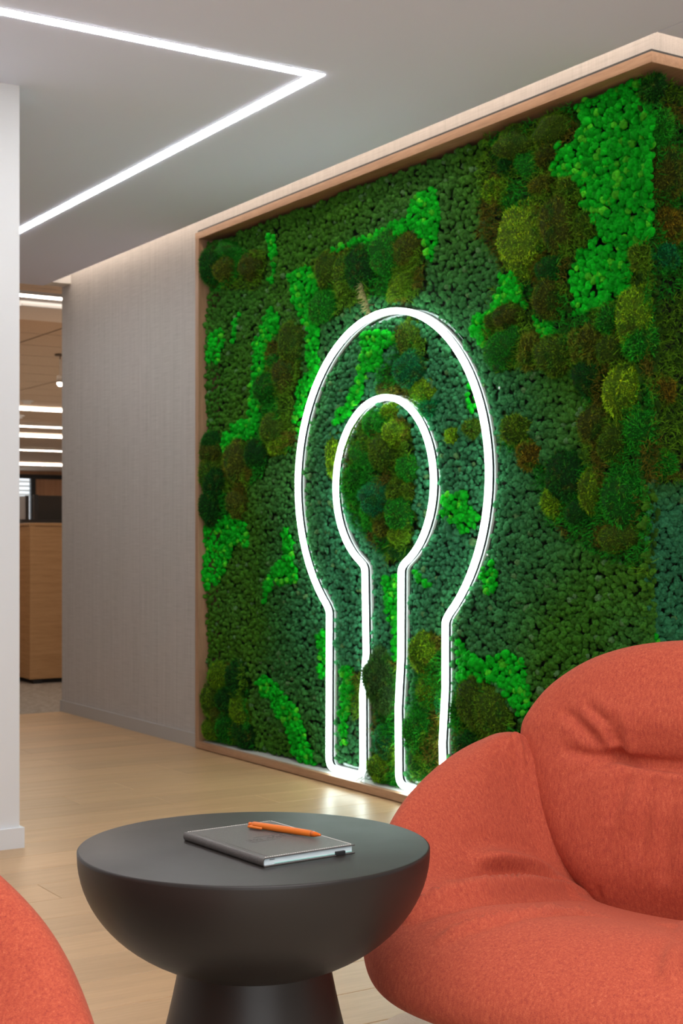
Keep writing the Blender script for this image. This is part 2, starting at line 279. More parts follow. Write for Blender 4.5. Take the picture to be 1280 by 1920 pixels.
MOUNDS=[(6.214,2.309,0.09,0.093,'d'),(6.027,2.277,0.075,0.063,'b'),(5.782,2.26,0.101,0.068,'b'),(6.011,2.367,0.128,0.045,'g'),(5.447,1.732,0.083,0.077,'b'),(5.58,1.501,0.115,0.076,'o'),(5.537,1.432,0.086,0.047,'y'),(5.731,1.397,0.11,0.073,'d'),(5.642,1.685,0.087,0.071,'g'),(5.91,1.359,0.084,0.104,'b'),(6.225,1.464,0.068,0.056,'d'),(6.13,1.418,0.066,0.071,'b'),(6.197,1.323,0.079,0.093,'o'),(6.092,1.274,0.076,0.091,'d'),(6.231,1.165,0.068,0.085,'d'),(5.894,1.173,0.073,0.064,'b'),(5.115,2.139,0.11,0.08,'o'),(4.862,2.098,0.087,0.091,'d'),(4.97,2.1,0.057,0.092,'o'),(5.158,1.984,0.086,0.063,'g'),(4.679,2.134,0.097,0.084,'g'),(4.601,1.999,0.095,0.062,'y'),(4.533,2.124,0.079,0.057,'b'),(5.42,1.869,0.111,0.093,'o'),(4.54,1.776,0.065,0.078,'o'),(4.522,1.648,0.071,0.071,'t'),(4.679,1.6,0.074,0.038,'b'),(4.452,1.568,0.076,0.048,'y'),(4.403,1.496,0.055,0.04,'t'),(4.671,1.504,0.059,0.033,'y'),(4.616,1.417,0.066,0.049,'y'),(4.792,1.47,0.077,0.056,'g'),(4.882,1.347,0.095,0.056,'g'),(4.705,1.344,0.067,0.072,'o'),(4.533,1.274,0.064,0.049,'g'),(4.93,1.241,0.06,0.061,'g'),(4.754,1.171,0.095,0.074,'t'),(4.616,1.195,0.055,0.05,'o'),(4.533,1.188,0.043,0.031,'o'),(4.902,1.16,0.051,0.043,'g'),(4.705,1.065,0.053,0.051,'b'),(4.594,1.105,0.061,0.066,'g'),(4.605,1.023,0.066,0.037,'y'),(4.804,1.104,0.046,0.056,'g'),(5.086,1.357,0.054,0.102,'y'),(4.616,0.952,0.081,0.029,'d'),(4.14,1.406,0.047,0.038,'o'),(4.253,1.386,0.042,0.033,'y'),(3.855,2.048,0.132,0.121,'Y'),(3.701,1.809,0.071,0.068,'b'),(3.939,1.785,0.077,0.045,'b'),(4.02,1.777,0.042,0.028,'o'),(3.96,1.676,0.101,0.071,'g'),(3.809,1.654,0.05,0.069,'b'),(3.677,1.628,0.076,0.068,'o'),(3.576,1.638,0.033,0.066,'b'),(3.499,1.627,0.056,0.066,'b'),(3.419,1.705,0.054,0.047,'g'),(3.407,1.613,0.069,0.056,'o'),(3.313,1.696,0.057,0.093,'y'),(3.292,1.617,0.056,0.055,'g'),(3.359,1.477,0.075,0.084,'Y'),(3.482,1.375,0.071,0.068,'b'),(3.895,1.386,0.058,0.052,'o'),(3.823,1.296,0.048,0.051,'r'),(3.626,1.208,0.079,0.085,'d'),(3.685,1.121,0.046,0.05,'y'),(3.497,1.167,0.055,0.076,'y'),(3.359,1.136,0.091,0.097,'g'),(3.512,1.534,0.061,0.057,'d'),(3.388,1.306,0.063,0.067,'o'),(3.285,1.341,0.052,0.057,'g'),(3.889,2.401,0.096,0.066,'o'),(3.693,2.381,0.093,0.05,'o'),(3.818,2.283,0.07,0.044,'g'),(4.002,2.23,0.051,0.041,'y'),(3.748,2.205,0.055,0.036,'b'),(3.661,2.045,0.069,0.099,'b'),(3.693,1.917,0.07,0.046,'d'),(3.535,2.013,0.041,0.049,'o'),(3.237,2.394,0.041,0.045,'d'),(3.164,2.287,0.05,0.046,'g'),(3.134,2.134,0.06,0.087,'b'),(3.125,1.978,0.046,0.056,'r'),(3.148,1.884,0.046,0.04,'t'),(3.148,1.47,0.041,0.047,'r'),(3.29,1.885,0.037,0.047,'o'),(3.153,1.238,0.045,0.043,'g'),(3.385,1.007,0.083,0.044,'o'),(3.561,1.094,0.067,0.042,'d'),(3.933,2.309,0.053,0.037,'d'),(3.613,2.168,0.058,0.042,'o'),(3.72,2.298,0.06,0.039,'b'),(6.203,0.242,0.079,0.088,'o'),(6.054,0.359,0.071,0.061,'y'),(5.894,0.365,0.073,0.084,'d'),(5.995,0.261,0.07,0.071,'d'),(5.879,0.205,0.078,0.062,'y'),(6.07,0.166,0.066,0.04,'b'),(6.203,0.083,0.09,0.051,'y'),(5.995,0.119,0.08,0.075,'g'),(5.853,0.095,0.083,0.061,'d'),(4.701,0.433,0.094,0.122,'D'),(4.866,0.391,0.043,0.078,'o'),(4.431,0.583,0.07,0.077,'y'),(4.41,0.426,0.083,0.064,'y'),(4.352,0.268,0.048,0.065,'b'),(4.452,0.276,0.07,0.077,'g'),(4.452,0.163,0.083,0.067,'g'),(4.701,0.2,0.083,0.067,'t'),(4.727,0.085,0.068,0.047,'y'),(4.649,0.092,0.059,0.05,'g'),(4.118,0.408,0.081,0.088,'o'),(4.21,0.366,0.038,0.074,'g'),(4.169,0.264,0.058,0.042,'d'),(4.017,0.385,0.079,0.083,'o'),(4.325,0.374,0.034,0.059,'t')]
# ---------------- large structure ----------------
def S(name, lst, m, **k): return boxes(name, lst, m, kind='structure', **k)
CH = 2.484; YE = 8.0; XW = 3.15
floor = S('floor', [((-4, .2, -.12), (3.4, YE, -.009)), ((-4, -4, -.12), (6, .2, 0)), ((3.4, .2, -.12), (6, 3.2, 0))], M['plank'])
pw, pl = .19, 1.25
pm = {}
def plank_mesh(l):
    l = round(l, 3)
    if l not in pm:
        g = .0007; V, Fs = box_arr((g, g, -.009), (l-g, pw-g, -.0006)); me = bpy.data.meshes.new('plank')
        V2 = [(x + (.0009 if i < 4 else -.0009), y + (.0009 if (i//2) % 2 == 0 else -.0009), 0) for i, (x, y, z) in enumerate(V) if z > -.005]
        V2 = [(2*g+.0007 if x < l/2 else l-2*g-.0007, 2*g+.0007 if y < pw/2 else pw-2*g-.0007, 0) for x, y, z in V if z > -.005]
        V = [tuple(v) for v in V] + V2      # V order: x,y,z bits; tops are 1,3,5,7 -> 8,9,10,11
        Fs = [(1, 3, 9, 8), (3, 7, 11, 9), (7, 5, 10, 11), (5, 1, 8, 10), (8, 9, 11, 10), (0, 1, 5, 4), (2, 6, 7, 3), (0, 2, 3, 1), (4, 5, 7, 6)]
        me.from_pydata(V, [], Fs); me.update(); me.materials.append(M['plank']); pm[l] = me
    return pm[l]
row = 0; y = YE-pw
while y > .2:
    x = -2.6 - random.choice([.0, .3, .62, .9]); 
    while x < 3.4:
        l = min(pl, 3.4-x)
        if l > .05:
            o = bpy.data.objects.new('plank', plank_mesh(l)); C.objects.link(o); o.location = (x, y, 0); o.parent = floor
        x += pl
    y -= pw; row += 1
ceil = S('ceiling', [((-4, -4, CH), (3.028, YE, CH+.07)), ((3.031, -4, CH), (6, 3.052, CH+.07)),
                     ((-4, YE-.02, CH+.07), (3.4, YE, 2.9)), ((-4, -4, 2.86), (6, YE, 2.92))], M['ceiling'])
S('trim_1', [((3.028, 7.88, CH+.004), (XW, YE, 2.86))], M['cove'])                     # end of the cove
S('wall_right', [((XW, 6.245, .0), (3.35, YE+.02, 2.86)), ((XW, 3.19, CH+.012), (3.35, 6.245, 2.86)), ((3.35, 3.19, CH+.012), (6, 3.35, 2.86)),
                 ((3.31, 3.36, 0), (6, YE+.02, CH+.012))], M['textile'])
S('baseboard_right', [((XW-.012, 6.245, 0), (XW, YE+.02, .066))], M['greybase'])
S('wall_left', [((-4, 4.527, 0), (1.632, 4.72, CH))], M['white'])
S('baseboard_left', [((-4, 4.515, 0), (1.632, 4.527, .066)), ((1.632, 4.515, 0), (1.645, 4.73, .066))], M['white'])
# ceiling line light (L shape), flush in the ceiling
ll = empty('recessed_line_light', (2.39, 3.915, CH), label='long L-shaped white LED line light recessed in the grey ceiling', cat='ceiling light')
hw = .0215
dz = CH-.0015
def lshape(name, h, z0, z1, m, inner=0):
    a = h
    xs = [(-3.9, -a), (a, -a), (a, 4.0), (-a, 4.0), (-a, a), (-3.9, a)]
    n = 6; V = [(x, y_, z0) for x, y_ in xs] + [(x, y_, z1) for x, y_ in xs]
    Fs = [tuple(range(n))[::-1], tuple(range(n, 2*n))] + [(i, (i+1) % n, (i+1) % n+n, i+n) for i in range(n)]
    me = bpy.data.meshes.new(name); me.from_pydata(V, [], Fs); me.update(); return link(name, me, m, ll)
lshape('diffuser', hw, -.003, .002, M['led'])
lshape('housing', hw+.003, -.0012, .012, M['alu'])
# warm LED strip in the cove, sitting on the ceiling board behind its edge
cv = empty('cove_light', (3.028, 5.5, CH+.07), label='hidden warm LED strip lighting the slot between ceiling and wall', cat='cove light')
boxes('upstand', [((-.02, -2.43, 0), (-.008, 2.37, .11)), ((.01, -2.468, 0), (2.2, -2.456, .11))], M['alu'], cv)
box('led_strip', (-.008, -2.38, .05), (-.003, 2.37, .07), M['coveled'], cv)
box('led_strip', (.03, -2.456, .05), (2.2, -2.451, .07), M['coveled'], cv)

# ---------------- office beyond ----------------
OC = 2.75
S('floor_office', [((-3, YE, -.1), (18, 37, -.001))], M['carpet'])
oc = S('ceiling_office', [((-3, YE, OC+.02), (18, 37, OC+.1)), ((-3, 17.9, OC+.0), (18, 37, OC+.02))], M['tile'])
tw, tl = .70, 1.4; tmesh = None
for i in range(14):
    for j in range(6):
        if tmesh is None:
            V, Fs = box_arr((.012, .012, -.008), (tl-.012, tw-.012, .02)); tmesh = bpy.data.meshes.new('ceiling_tile'); tmesh.from_pydata(V, [], Fs); tmesh.materials.append(M['tile'])
        o = bpy.data.objects.new('ceiling_tile', tmesh); C.objects.link(o); o.parent = oc; o.location = (.2+tl*j, 8.1+tw*i, OC)
boxes('grid_bar', [((.2+tl*j-.011, 8.05, OC-.002), (.2+tl*j+.011, 17.9, OC+.02)) for j in range(7)] + [((.2, 8.1+tw*i-.011, OC-.002), (8.6, 8.1+tw*i+.011, OC+.02)) for i in range(15)], M['tbar'], oc)
def line_lamp(y, z, label, h=.03, wd=.05, up=True, x0=.5, x1=14, mt='officeled'):
    t = empty('linear_pendant', ((x0+x1)/2, y, z), label=label, cat='office light', group='linear lights in the office beyond'); l = (x1-x0)/2
    if up:   # shallow surface-mounted bar that also washes the ceiling beside it
        box('housing', (-l, -wd/4, h-.01), (l, wd/4, OC-z-.008), M['alu'], t); box('led_diffuser', (-l, -wd/2, -.002), (l, wd/2, h-.01), M[mt], t)
    else:
        box('housing', (-l, -wd/2, .006), (l, wd/2, h), M['alu'], t); box('led_diffuser', (-l, -wd/2+.003, -.002), (l, wd/2-.003, .006), M[mt], t)
    for q in (() if up else (-l+.3, 0, l-.3)): box('hanger', (q-.003, -.003, h), (q+.003, .003, OC-z), M['alu'], t)
line_lamp(9.05, 2.60, 'bright white linear light nearest behind the grey wall edge', .03, .06, False, 1.0, 7)
line_lamp(18.0, 2.705, 'linear light with glowing ceiling halo, below the small pendant', .03, .12)
line_lamp(20.6, 2.70, 'thin crisp linear light just under the haloed one', .03, .10, False)
line_lamp(22.6, 2.705, 'wide glowing linear light, second halo from the top', .03, .14)
line_lamp(26.0, 2.70, 'dim thin linear light between the two lower halos', .03, .07, False)
line_lamp(31.0, 2.705, 'lowest glowing linear light above the far window', .03, .16)
t = empty('ceiling_panel', (4.0, 9.95, OC-.01), label='flat pale box hanging under the office ceiling, behind the nearest linear light', cat='ceiling panel')
box('panel', (-.46, -.15, -.08), (2.0, .45, 0), M['white'], t, .004); box('rim', (-.45, -.16, -.076), (2.0, -.15, -.06), M['alu'], t)
t = empty('pendant_spotlight', (4.99, 12.75, OC-.01), label='small pendant spotlight hanging on a rod beside the grey wall edge', cat='pendant light')
lathe('canopy', [(0, 0), (.05, 0), (.05, -.015), (0, -.02)], M['tbar'], t, 20)
lathe('rod', [(.006, 0), (.006, -.22)], M['tbar'], t, 8); lathe('lamp_housing', [(0, -.20), (.03, -.2), (.035, -.26), (.03, -.265)], M['tbar'], t, 16)
lathe('lamp', [(.03, -.262), (.03, -.275), (.018, -.295), (0, -.30)], M['officeled'], t, 16)
for (x, y, lb) in ((6.3, 17.2, 'round white smoke detector above the first haloed light'), (6.95, 19.3, 'round white smoke detector below the first haloed light')):
    t = empty('smoke_detector', (x, y, OC), label=lb, cat='smoke detector', group='smoke detectors in the office')
    lathe('base', [(0, 0), (.08, 0), (.08, -.02), (0, -.02)], M['white'], t, 20); lathe('sensor', [(.05, -.02), (.045, -.05), (0, -.055)], M['white'], t, 20)
# far wall with wood panelling and a window with a blind
S('wall_far', [((12.86, 34.6, 0), (18, 34.8, 2.75)), ((-3, 34.6, 2.62), (12.86, 34.8, 2.75)), ((-3, 34.6, 0), (12.86, 34.8, .5))], M['wallwood'])
wf = S('window_1', [((-3, 34.55, 2.55), (18, 34.6, 2.66)), ((12.74, 34.5, .5), (12.86, 34.62, 2.6)), ((-3, 34.55, .45), (12.86, 34.62, .52))], M['black'])
box('window_pane', (-3, 34.66, .5), (12.8, 34.68, 2.62), M['sky'], wf)
for i, z in enumerate((2.44, 2.33, 2.22, 2.12)): box('blind_slat', (-3, 34.60, z), (12.74, 34.62, z+.075), M['blind'], wf)
S('wall_office', [((11.5, YE, 0), (11.7, 12, 2.75)), ((17.8, 8, 0), (18, 34.8, 2.75)), ((-3.2, YE, 0), (-3, 34.8, 2.75))], M['white'])
# oak cabinets with smoked screens on top
cx, cy = 3.56, 9.66
cab = empty('oak_cabinet', (cx, cy, 0), label='tall oak veneered cabinet block with dark recessed plinth on the carpet', cat='cabinet')
box('body', (0, 0, .03), (1.9, 1.4, 1.105), M['veneer'], cab, .004)
box('edge_trim', (-.003, -.003, .03), (.035, .03, 1.107), M['veneer'], cab, .002)
box('top_panel', (-.005, -.005, 1.105), (1.905, 1.405, 1.125), M['veneer'], cab, .002)
box('plinth', (.05, .05, 0), (1.85, 1.35, .03), M['black'], cab)
for i in (0, 1): box('levelling_foot', (.03+1.6*i, .01, 0), (.09+1.6*i, .05, .03), M['black'], cab)
sg = empty('smoked_screen', (3.745, 10.01, 1.125), label='dark smoked glass screen standing on the oak cabinet', cat='screen')
box('pane', (0, 0, .03), (1.6, .012, .205), M['glass'], sg); box('rail', (-.13, -.02, 0), (1.65, .03, .03), M['black'], sg)
box('post', (-.03, -.01, .0), (.0, .02, .21), M['black'], sg); box('lower_panel', (0, .02, .03), (1.6, .04, .10), M['black'], sg)
sf = empty('frosted_screen', (3.455, cy+.9, 1.125), label='pale grey frosted screen with a black edge, left of the smoked one', cat='screen')
box('pane', (.12, 0, .01), (.40, .012, .215), M['frost'], sf); box('frame_edge', (.40, -.006, 0), (.425, .018, .22), M['black'], sf)
box('foot_rail', (.12, -.01, 0), (.42, .02, .012), M['veneer'], sf)
b2 = empty('oak_cabinet', (cx-1.35, cy+.55, 0), label='lower oak cabinet run standing behind the tall cabinet block, mostly hidden', cat='cabinet')
box('body', (0, 0, .03), (1.33, 1.2, 1.1), M['veneer'], b2, .004); box('top_panel', (0, 0, 1.1), (1.33, 1.2, 1.125), M['veneer'], b2, .002); box('plinth', (.05, .05, 0), (1.3, 1.15, .03), M['black'], b2)
# ---------------- moss wall ----------------
NM, UM = 3.17, 3.23
mw = empty('moss_wall', (3.17, 4.7, 0), label='oak framed preserved moss wall in many greens wrapping the corner', cat='moss wall')
def mbox(name, lo, hi, m, bev=0, **k):
    o = (3.17, 4.7, 0); return box(name, tuple(a-b for a, b in zip(lo, o)), tuple(a-b for a, b in zip(hi, o)), m, mw, bev, **k)
FX = 3.13
mbox('bottom_rail', (FX, 3.177, .004), (3.30, 6.245, .036), M['oak_y'], .0015)
mbox('top_rail', (FX, 3.177, 2.45), (3.30, 6.245, CH), M['oak_y'], .0015)
mbox('side_rail', (FX+.0005, 6.211, .036), (3.30, 6.245, 2.45), M['oak_v'], .0015)
mbox('bottom_rail', (3.30, 3.177, .004), (5.2, 3.36, .036), M['oak'], .0015)
mbox('top_rail', (3.30, 3.177, 2.45), (5.2, 3.36, CH), M['oak'], .0015)
mbox('gap_shade_strip', (FX+.012, 3.19, CH), (3.3, 6.24, CH+.012), M['black']); mbox('gap_shade_strip', (3.3, 3.19, CH), (5.2, 3.36, CH+.012), M['black'])  # solid black strips stand in for the shade above the top rails
mbox('backing_board', (3.245, 3.305, .036), (3.26, 6.211, 2.45), M['backing']); mbox('backing_board', (3.245, 3.30, .036), (5.2, 3.315, 2.45), M['backing'])
mbox('lit_ledge_sheet', (3.15, 3.2, .036), (3.245, 6.2, .038), M['ledge'])  # thin sheet coloured pale for the neon's light on the rail top

def inpoly(P, poly):
    x, y = P[:, 0], P[:, 1]; r = np.zeros(len(P), bool); q = np.array(poly); n = len(q)
    for i in range(n):
        x1, y1 = q[i]; x2, y2 = q[(i+1) % n]
        c = ((y1 > y) != (y2 > y)); 
        with np.errstate(divide='ignore', invalid='ignore'): r ^= c & (x < (x2-x1)*(y-y1)/(y2-y1+1e-12)+x1)
    return r
def to_world(A, B, H):
    """unrolled wall (a, b) and height h proud of the moss plane -> metres relative to the moss_wall empty"""
    A, B, H = map(np.asarray, (A, B, H)); main = A >= UM
    X = np.where(main, NM-H, NM+(UM-A)); Y = np.where(main, A, UM-H)
    return np.stack([X-3.17, Y-4.7, B], -1)
def frame_at(A):
    """rows = local x, y, outward axes"""
    n = len(A); main = (A >= UM)[:, None]
    ox = np.where(main, [[0, -1., 0]], [[1., 0, 0]]); oz = np.where(main, [[-1., 0, 0]], [[0, -1., 0]]); oy = np.tile([[0, 0, 1.]], (n, 1))
    return ox, oy, oz
def ico(sub):
    import bmesh
    bm = bmesh.new(); bmesh.ops.create_icosphere(bm, subdivisions=sub, radius=1)
    V = np.array([v.co[:] for v in bm.verts]); Fc = np.array([[v.index for v in f.verts] for f in bm.faces]); bm.free(); return V, Fc
def tuft_variant(sub, seed, cut=-.25, lobes=30):
    r = np.random.default_rng(seed); V, Fc = ico(sub)
    D = r.normal(size=(lobes, 3)); D[:, 2] = np.abs(D[:, 2])*.8; D /= np.linalg.norm(D, axis=1)[:, None]
    wgt = r.uniform(.75, 1.1, lobes)
    dots = V @ D.T; lob = (wgt*np.exp(-((1-dots)/.05)))
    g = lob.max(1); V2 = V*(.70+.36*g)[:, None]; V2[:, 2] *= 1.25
    keep = V[:, 2] > cut; idx = -np.ones(len(V), int); idx[keep] = np.arange(keep.sum())
    Fk = Fc[keep[Fc].all(1)]; 
    return V2[keep], idx[Fk], g[keep]
TV = [tuft_variant(2, s) for s in range(10)]; TV3 = [tuft_variant(3, 50+s, -.1) for s in range(8)]
def vnoise(A, B, s, seed):
    r = np.random.default_rng(seed); G = r.uniform(-1, 1, (64, 64)); x = A*s+11; y = B*s+7
    xi = np.floor(x).astype(int); yi = np.floor(y).astype(int); fx = x-xi; fy = y-yi; fx = fx*fx*(3-2*fx); fy = fy*fy*(3-2*fy)
    g = lambda i, j: G[i % 64, j % 64]
    return (g(xi, yi)*(1-fx)+g(xi+1, yi)*fx)*(1-fy)+(g(xi, yi+1)*(1-fx)+g(xi+1, yi+1)*fx)*fy

# the outline of the neon sign on the wall
def arc(cx, cy, r, a0, a1, n): return [(cx+r*math.cos(math.radians(a0+(a1-a0)*i/n)), cy+r*math.sin(math.radians(a0+(a1-a0)*i/n))) for i in range(n+1)]
def rnd(pts, r, n=5):
    out = []
    for i, p in enumerate(pts):
        if p[2] if len(p) > 2 else False:
            pv, nx = Vector(pts[i-1][:2]), Vector(pts[(i+1) % len(pts)][:2]); c0 = Vector(p[:2]); u = (pv-c0).normalized(); v = (nx-c0).normalized()
            rr = p[2]
            for t in range(n+1):
                t /= n; q = (1-t)**2*(c0+u*rr)+2*t*(1-t)*c0+t*t*(c0+v*rr); out.append((q.x, q.y))
        else: out.append(p[:2])
    return out
oa = arc(4.705, 1.238, .664, -53.7, 233.7, 72); ia = arc(4.717, 1.222, .344, 248, -68, 56)
# the path runs up the outer left leg, over the head, down and across the foot, up round the inner head, down and across
path = rnd([(5.116, .052, .045), (5.112, .705, .015)] + oa[1:-1] + [(4.300, .702, .015), (4.300, .45), (4.318, .25), (4.312, .052, .045),
       (4.602, .052, .045), (4.606, .35), (4.588, .55), (4.586, .895, .02)] + ia[1:-1] + [(4.842, .895, .02), (4.832, .55), (4.858, .38), (4.856, .052, .045)], 0)
PT = np.array(path)
def pdist(Q):
    best = np.full(len(Q), 9.)
    for i in range(len(PT)):
        a, b = PT[i], PT[(i+1) % len(PT)]; ab = b-a; t = np.clip(((Q-a) @ ab)/(ab @ ab+1e-12), 0, 1); best = np.minimum(best, np.linalg.norm(Q-(a+t[:, None]*ab), axis=1))
    return best
A0, A1, B0, B1 = UM-1.1, 6.212, .045, 2.44
sp = .0200
ga, gb = np.meshgrid(np.arange(A0, A1, sp), np.arange(B0, B1, sp*.87)); ga = ga.copy(); ga[1::2] += sp/2
P = np.stack([ga.ravel(), gb.ravel()], 1) + RNG.uniform(-.4*sp, .4*sp, (ga.size, 2))
P = P[(P[:, 0] < A1-.003) & (P[:, 1] > B0) & (P[:, 1] < B1)]
# wobble the lookup so patch borders look natural
W = P + np.stack([vnoise(P[:, 0], P[:, 1], 14, 1), vnoise(P[:, 0], P[:, 1], 14, 2)], 1)*.010
bright = np.zeros(len(P), bool); big = inpoly(W, BRIGHT[0])
for p in BRIGHT: bright |= inpoly(W, p)
forest = np.zeros(len(P), bool)
for p in FOREST: forest |= inpoly(W, p)
forest &= ~bright
hide = np.zeros(len(P), bool)
for a, b, rx, ry, c in MOUNDS: hide |= ((P[:, 0]-a)/(rx*.8))**2+((P[:, 1]-b)/(ry*.8))**2 < 1
hide |= pdist(P) < .017
P, bright, forest, big = [q[~hide] for q in (P, bright, forest, big)]
A, B = P.T
lift = -.030+RNG.normal(0, .0045, len(P))+.010*vnoise(A, B, 5, 3)+.006*vnoise(A, B, 17, 4) - .012*forest + .008*bright
rad = RNG.uniform(.0105, .0150, len(P))*(1+.12*bright); rad = np.where(RNG.random(len(P)) < .06, rad*1.35, rad)
# keep inside the frame and behind the tube
edge = np.minimum.reduce([A1+.2-A, B-B0+.02, B1+.02-B]); lift -= .012*np.clip(1-edge/.05, 0, 1)
ds = np.abs(np.hypot(A-4.705, B-1.24)-.664); ds = np.minimum(ds, np.abs(np.hypot(A-4.715, B-1.222)-.344))
lift -= .026*np.clip(1.8-pdist(P)/.022, 0, 1); lift += .024*np.clip((A-6.10)/.07, 0, 1)
# colours (reflectance)
teal = np.clip(1.25-np.abs(np.hypot(A-4.70, (B-1.1)*.75)-.2)/.75, 0, 1)
teal = np.where(A < UM-.02, np.clip((1.35-B)*3, 0, 1)*1.3, teal); teal = np.clip(teal+.25*vnoise(A, B, 3, 9), 0, 1)[:, None]
dark = np.array([[.035, .170, .012]])*(1-teal) + np.array([[.040, .230, .095]])*teal
yel = np.clip(.5+.9*vnoise(A, B, 2.2, 12), 0, 1)[:, None]; dark = dark*(1-.5*yel*(1-teal)) + np.array([[.075, .210, .008]])*.5*yel*(1-teal)
brt = np.array([[.003, .50, .012]])*np.ones((len(P), 1)); q = (RNG.random(len(P)) < .10)[:, None]; brt = np.where(q, [[.08, .66, .02]], brt)
fo = np.array([[.03, .10, .008]])
col = np.where(bright[:, None], brt, np.where(forest[:, None], fo, dark)) * RNG.uniform(.72, 1.25, (len(P), 1))
pale = (RNG.random(len(P)) < .03) & ~forest & ~bright; col[pale] = [.10, .24, .08]
def bake(idx, variants, name, m, parent=mw, **k):
    Vs = []; Fs = []; Cs = []; off = 0; ox, oy, oz = frame_at(A[idx]); base = to_world(A[idx], B[idx], lift[idx]-.003)
    vi = RNG.integers(0, len(variants), len(idx)); th = RNG.uniform(0, 6.283, len(idx)); tilt = RNG.normal(0, .22, (len(idx), 2))
    for v, (TVv, TF, g) in enumerate(variants):
        s = np.where(vi == v)[0]
        if not len(s): continue
        c, sn = np.cos(th[s])[:, None], np.sin(th[s])[:, None]
        x = TVv[:, 0]*c-TVv[:, 1]*sn; y = TVv[:, 0]*sn+TVv[:, 1]*c; z = np.tile(TVv[:, 2], (len(s), 1))
        z = z + x*tilt[s, :1]+y*tilt[s, 1:]
        r = rad[idx][s][:, None]
        W_ = base[s][:, None, :] + (x*r)[..., None]*ox[s][:, None, :] + (y*r)[..., None]*oy[s][:, None, :] + (z*r)[..., None]*oz[s][:, None, :]
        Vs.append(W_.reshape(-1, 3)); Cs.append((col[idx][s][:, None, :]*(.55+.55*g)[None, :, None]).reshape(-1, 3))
        Fs.append((TF[None]+(np.arange(len(s))*len(TVv))[:, None, None]).reshape(-1, 3)+off); off += len(s)*len(TVv)
    return link(name, np_mesh(name, np.concatenate(Vs), np.concatenate(Fs), True, np.concatenate(Cs)), m, parent, **k)
# the 300 tufts that show largest (big bright patch nearest the corner) one by one, the rest as stuff
cand = np.where(big & (A > UM+.01))[0]; cand = cand[np.argsort(A[cand])][:300]
single = np.zeros(len(P), bool); single[cand] = True
tm = []
for v, (V_, F_, g) in enumerate(TV3[:6]):
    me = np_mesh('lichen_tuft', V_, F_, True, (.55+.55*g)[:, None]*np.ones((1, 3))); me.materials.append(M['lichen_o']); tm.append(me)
for i in cand:
    o = bpy.data.objects.new('lichen_tuft', tm[int(RNG.integers(0, 6))]); C.objects.link(o); o.parent = mw
    o.location = to_world(A[i], B[i], lift[i]-.003).tolist()
    o.rotation_euler = (Matrix.Rotation(-math.pi/2, 4, 'Y') @ Matrix.Rotation(RNG.uniform(0, 6.28), 4, 'Z')).to_euler(); o.scale = (rad[i],)*3
    o.color = (*col[i], 1)
rest = ~single
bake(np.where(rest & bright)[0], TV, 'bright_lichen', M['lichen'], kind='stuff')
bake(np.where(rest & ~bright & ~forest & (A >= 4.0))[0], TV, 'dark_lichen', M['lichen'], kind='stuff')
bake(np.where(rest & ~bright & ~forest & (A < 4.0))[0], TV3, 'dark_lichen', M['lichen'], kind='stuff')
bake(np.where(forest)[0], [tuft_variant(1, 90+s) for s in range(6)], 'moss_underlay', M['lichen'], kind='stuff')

def blades(base, nrm, ln, wd, colr, rng, curl=.5, spread=.5):
    """curved three-point blades: 2 quads worth of triangles each"""
    n = len(base); d = nrm + rng.normal(0, spread, (n, 3)); d /= np.linalg.norm(d, axis=1)[:, None]
    s = np.cross(d, rng.normal(size=(n, 3))); s /= np.linalg.norm(s, axis=1)[:, None]+1e-9
    c = rng.normal(0, curl, (n, 3)); c[:, 2] -= curl*.2
    ln = ln[:, None]; wd = wd[:, None]
    p0 = base; p1 = base+d*ln*.5; p2 = base+(d+c*.5)*ln
    V = np.stack([p0-s*wd, p0+s*wd, p1+s*wd*.8, p1-s*wd*.8, p2], 1).reshape(-1, 3)
    o = (np.arange(n)*5)[:, None, None]
    Fc = (np.array([[[0, 1, 2], [0, 2, 3], [3, 2, 4]]])+o).reshape(-1, 3)
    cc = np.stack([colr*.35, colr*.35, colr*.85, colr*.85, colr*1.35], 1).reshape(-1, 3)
    return V, Fc, cc
# fuzzy sheet moss over the rough zones
k = 80000; fa = np.stack([RNG.uniform(A0, A1, k*3), RNG.uniform(B0, B1, k*3)], 1); fm = np.zeros(len(fa), bool)
for p in FOREST: fm |= inpoly(fa, p)
for p in BRIGHT: fm &= ~inpoly(fa, p)
fa = fa[fm][:62000]; fA, fB = fa.T
h = -.012+.012*vnoise(fA, fB, 5, 3)+.014*vnoise(fA, fB, 20, 5)
ox, oy, oz = frame_at(fA)
t1 = vnoise(fA, fB, 9, 21)[:, None]; t2 = vnoise(fA, fB, 7, 22)[:, None]
fc = np.where(t1 > .45, [[.16, .15, .012]], np.where(t2 > .0, [[.02, .36, .018]], [[.13, .34, .012]]))*RNG.uniform(.5, 1.5, (len(fa), 1))
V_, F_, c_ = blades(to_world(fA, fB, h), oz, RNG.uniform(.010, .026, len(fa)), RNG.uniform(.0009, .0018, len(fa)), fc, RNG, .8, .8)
link('sheet_moss', np_mesh('sheet_moss', V_, F_, False, c_), M['fern'], mw, kind='stuff')
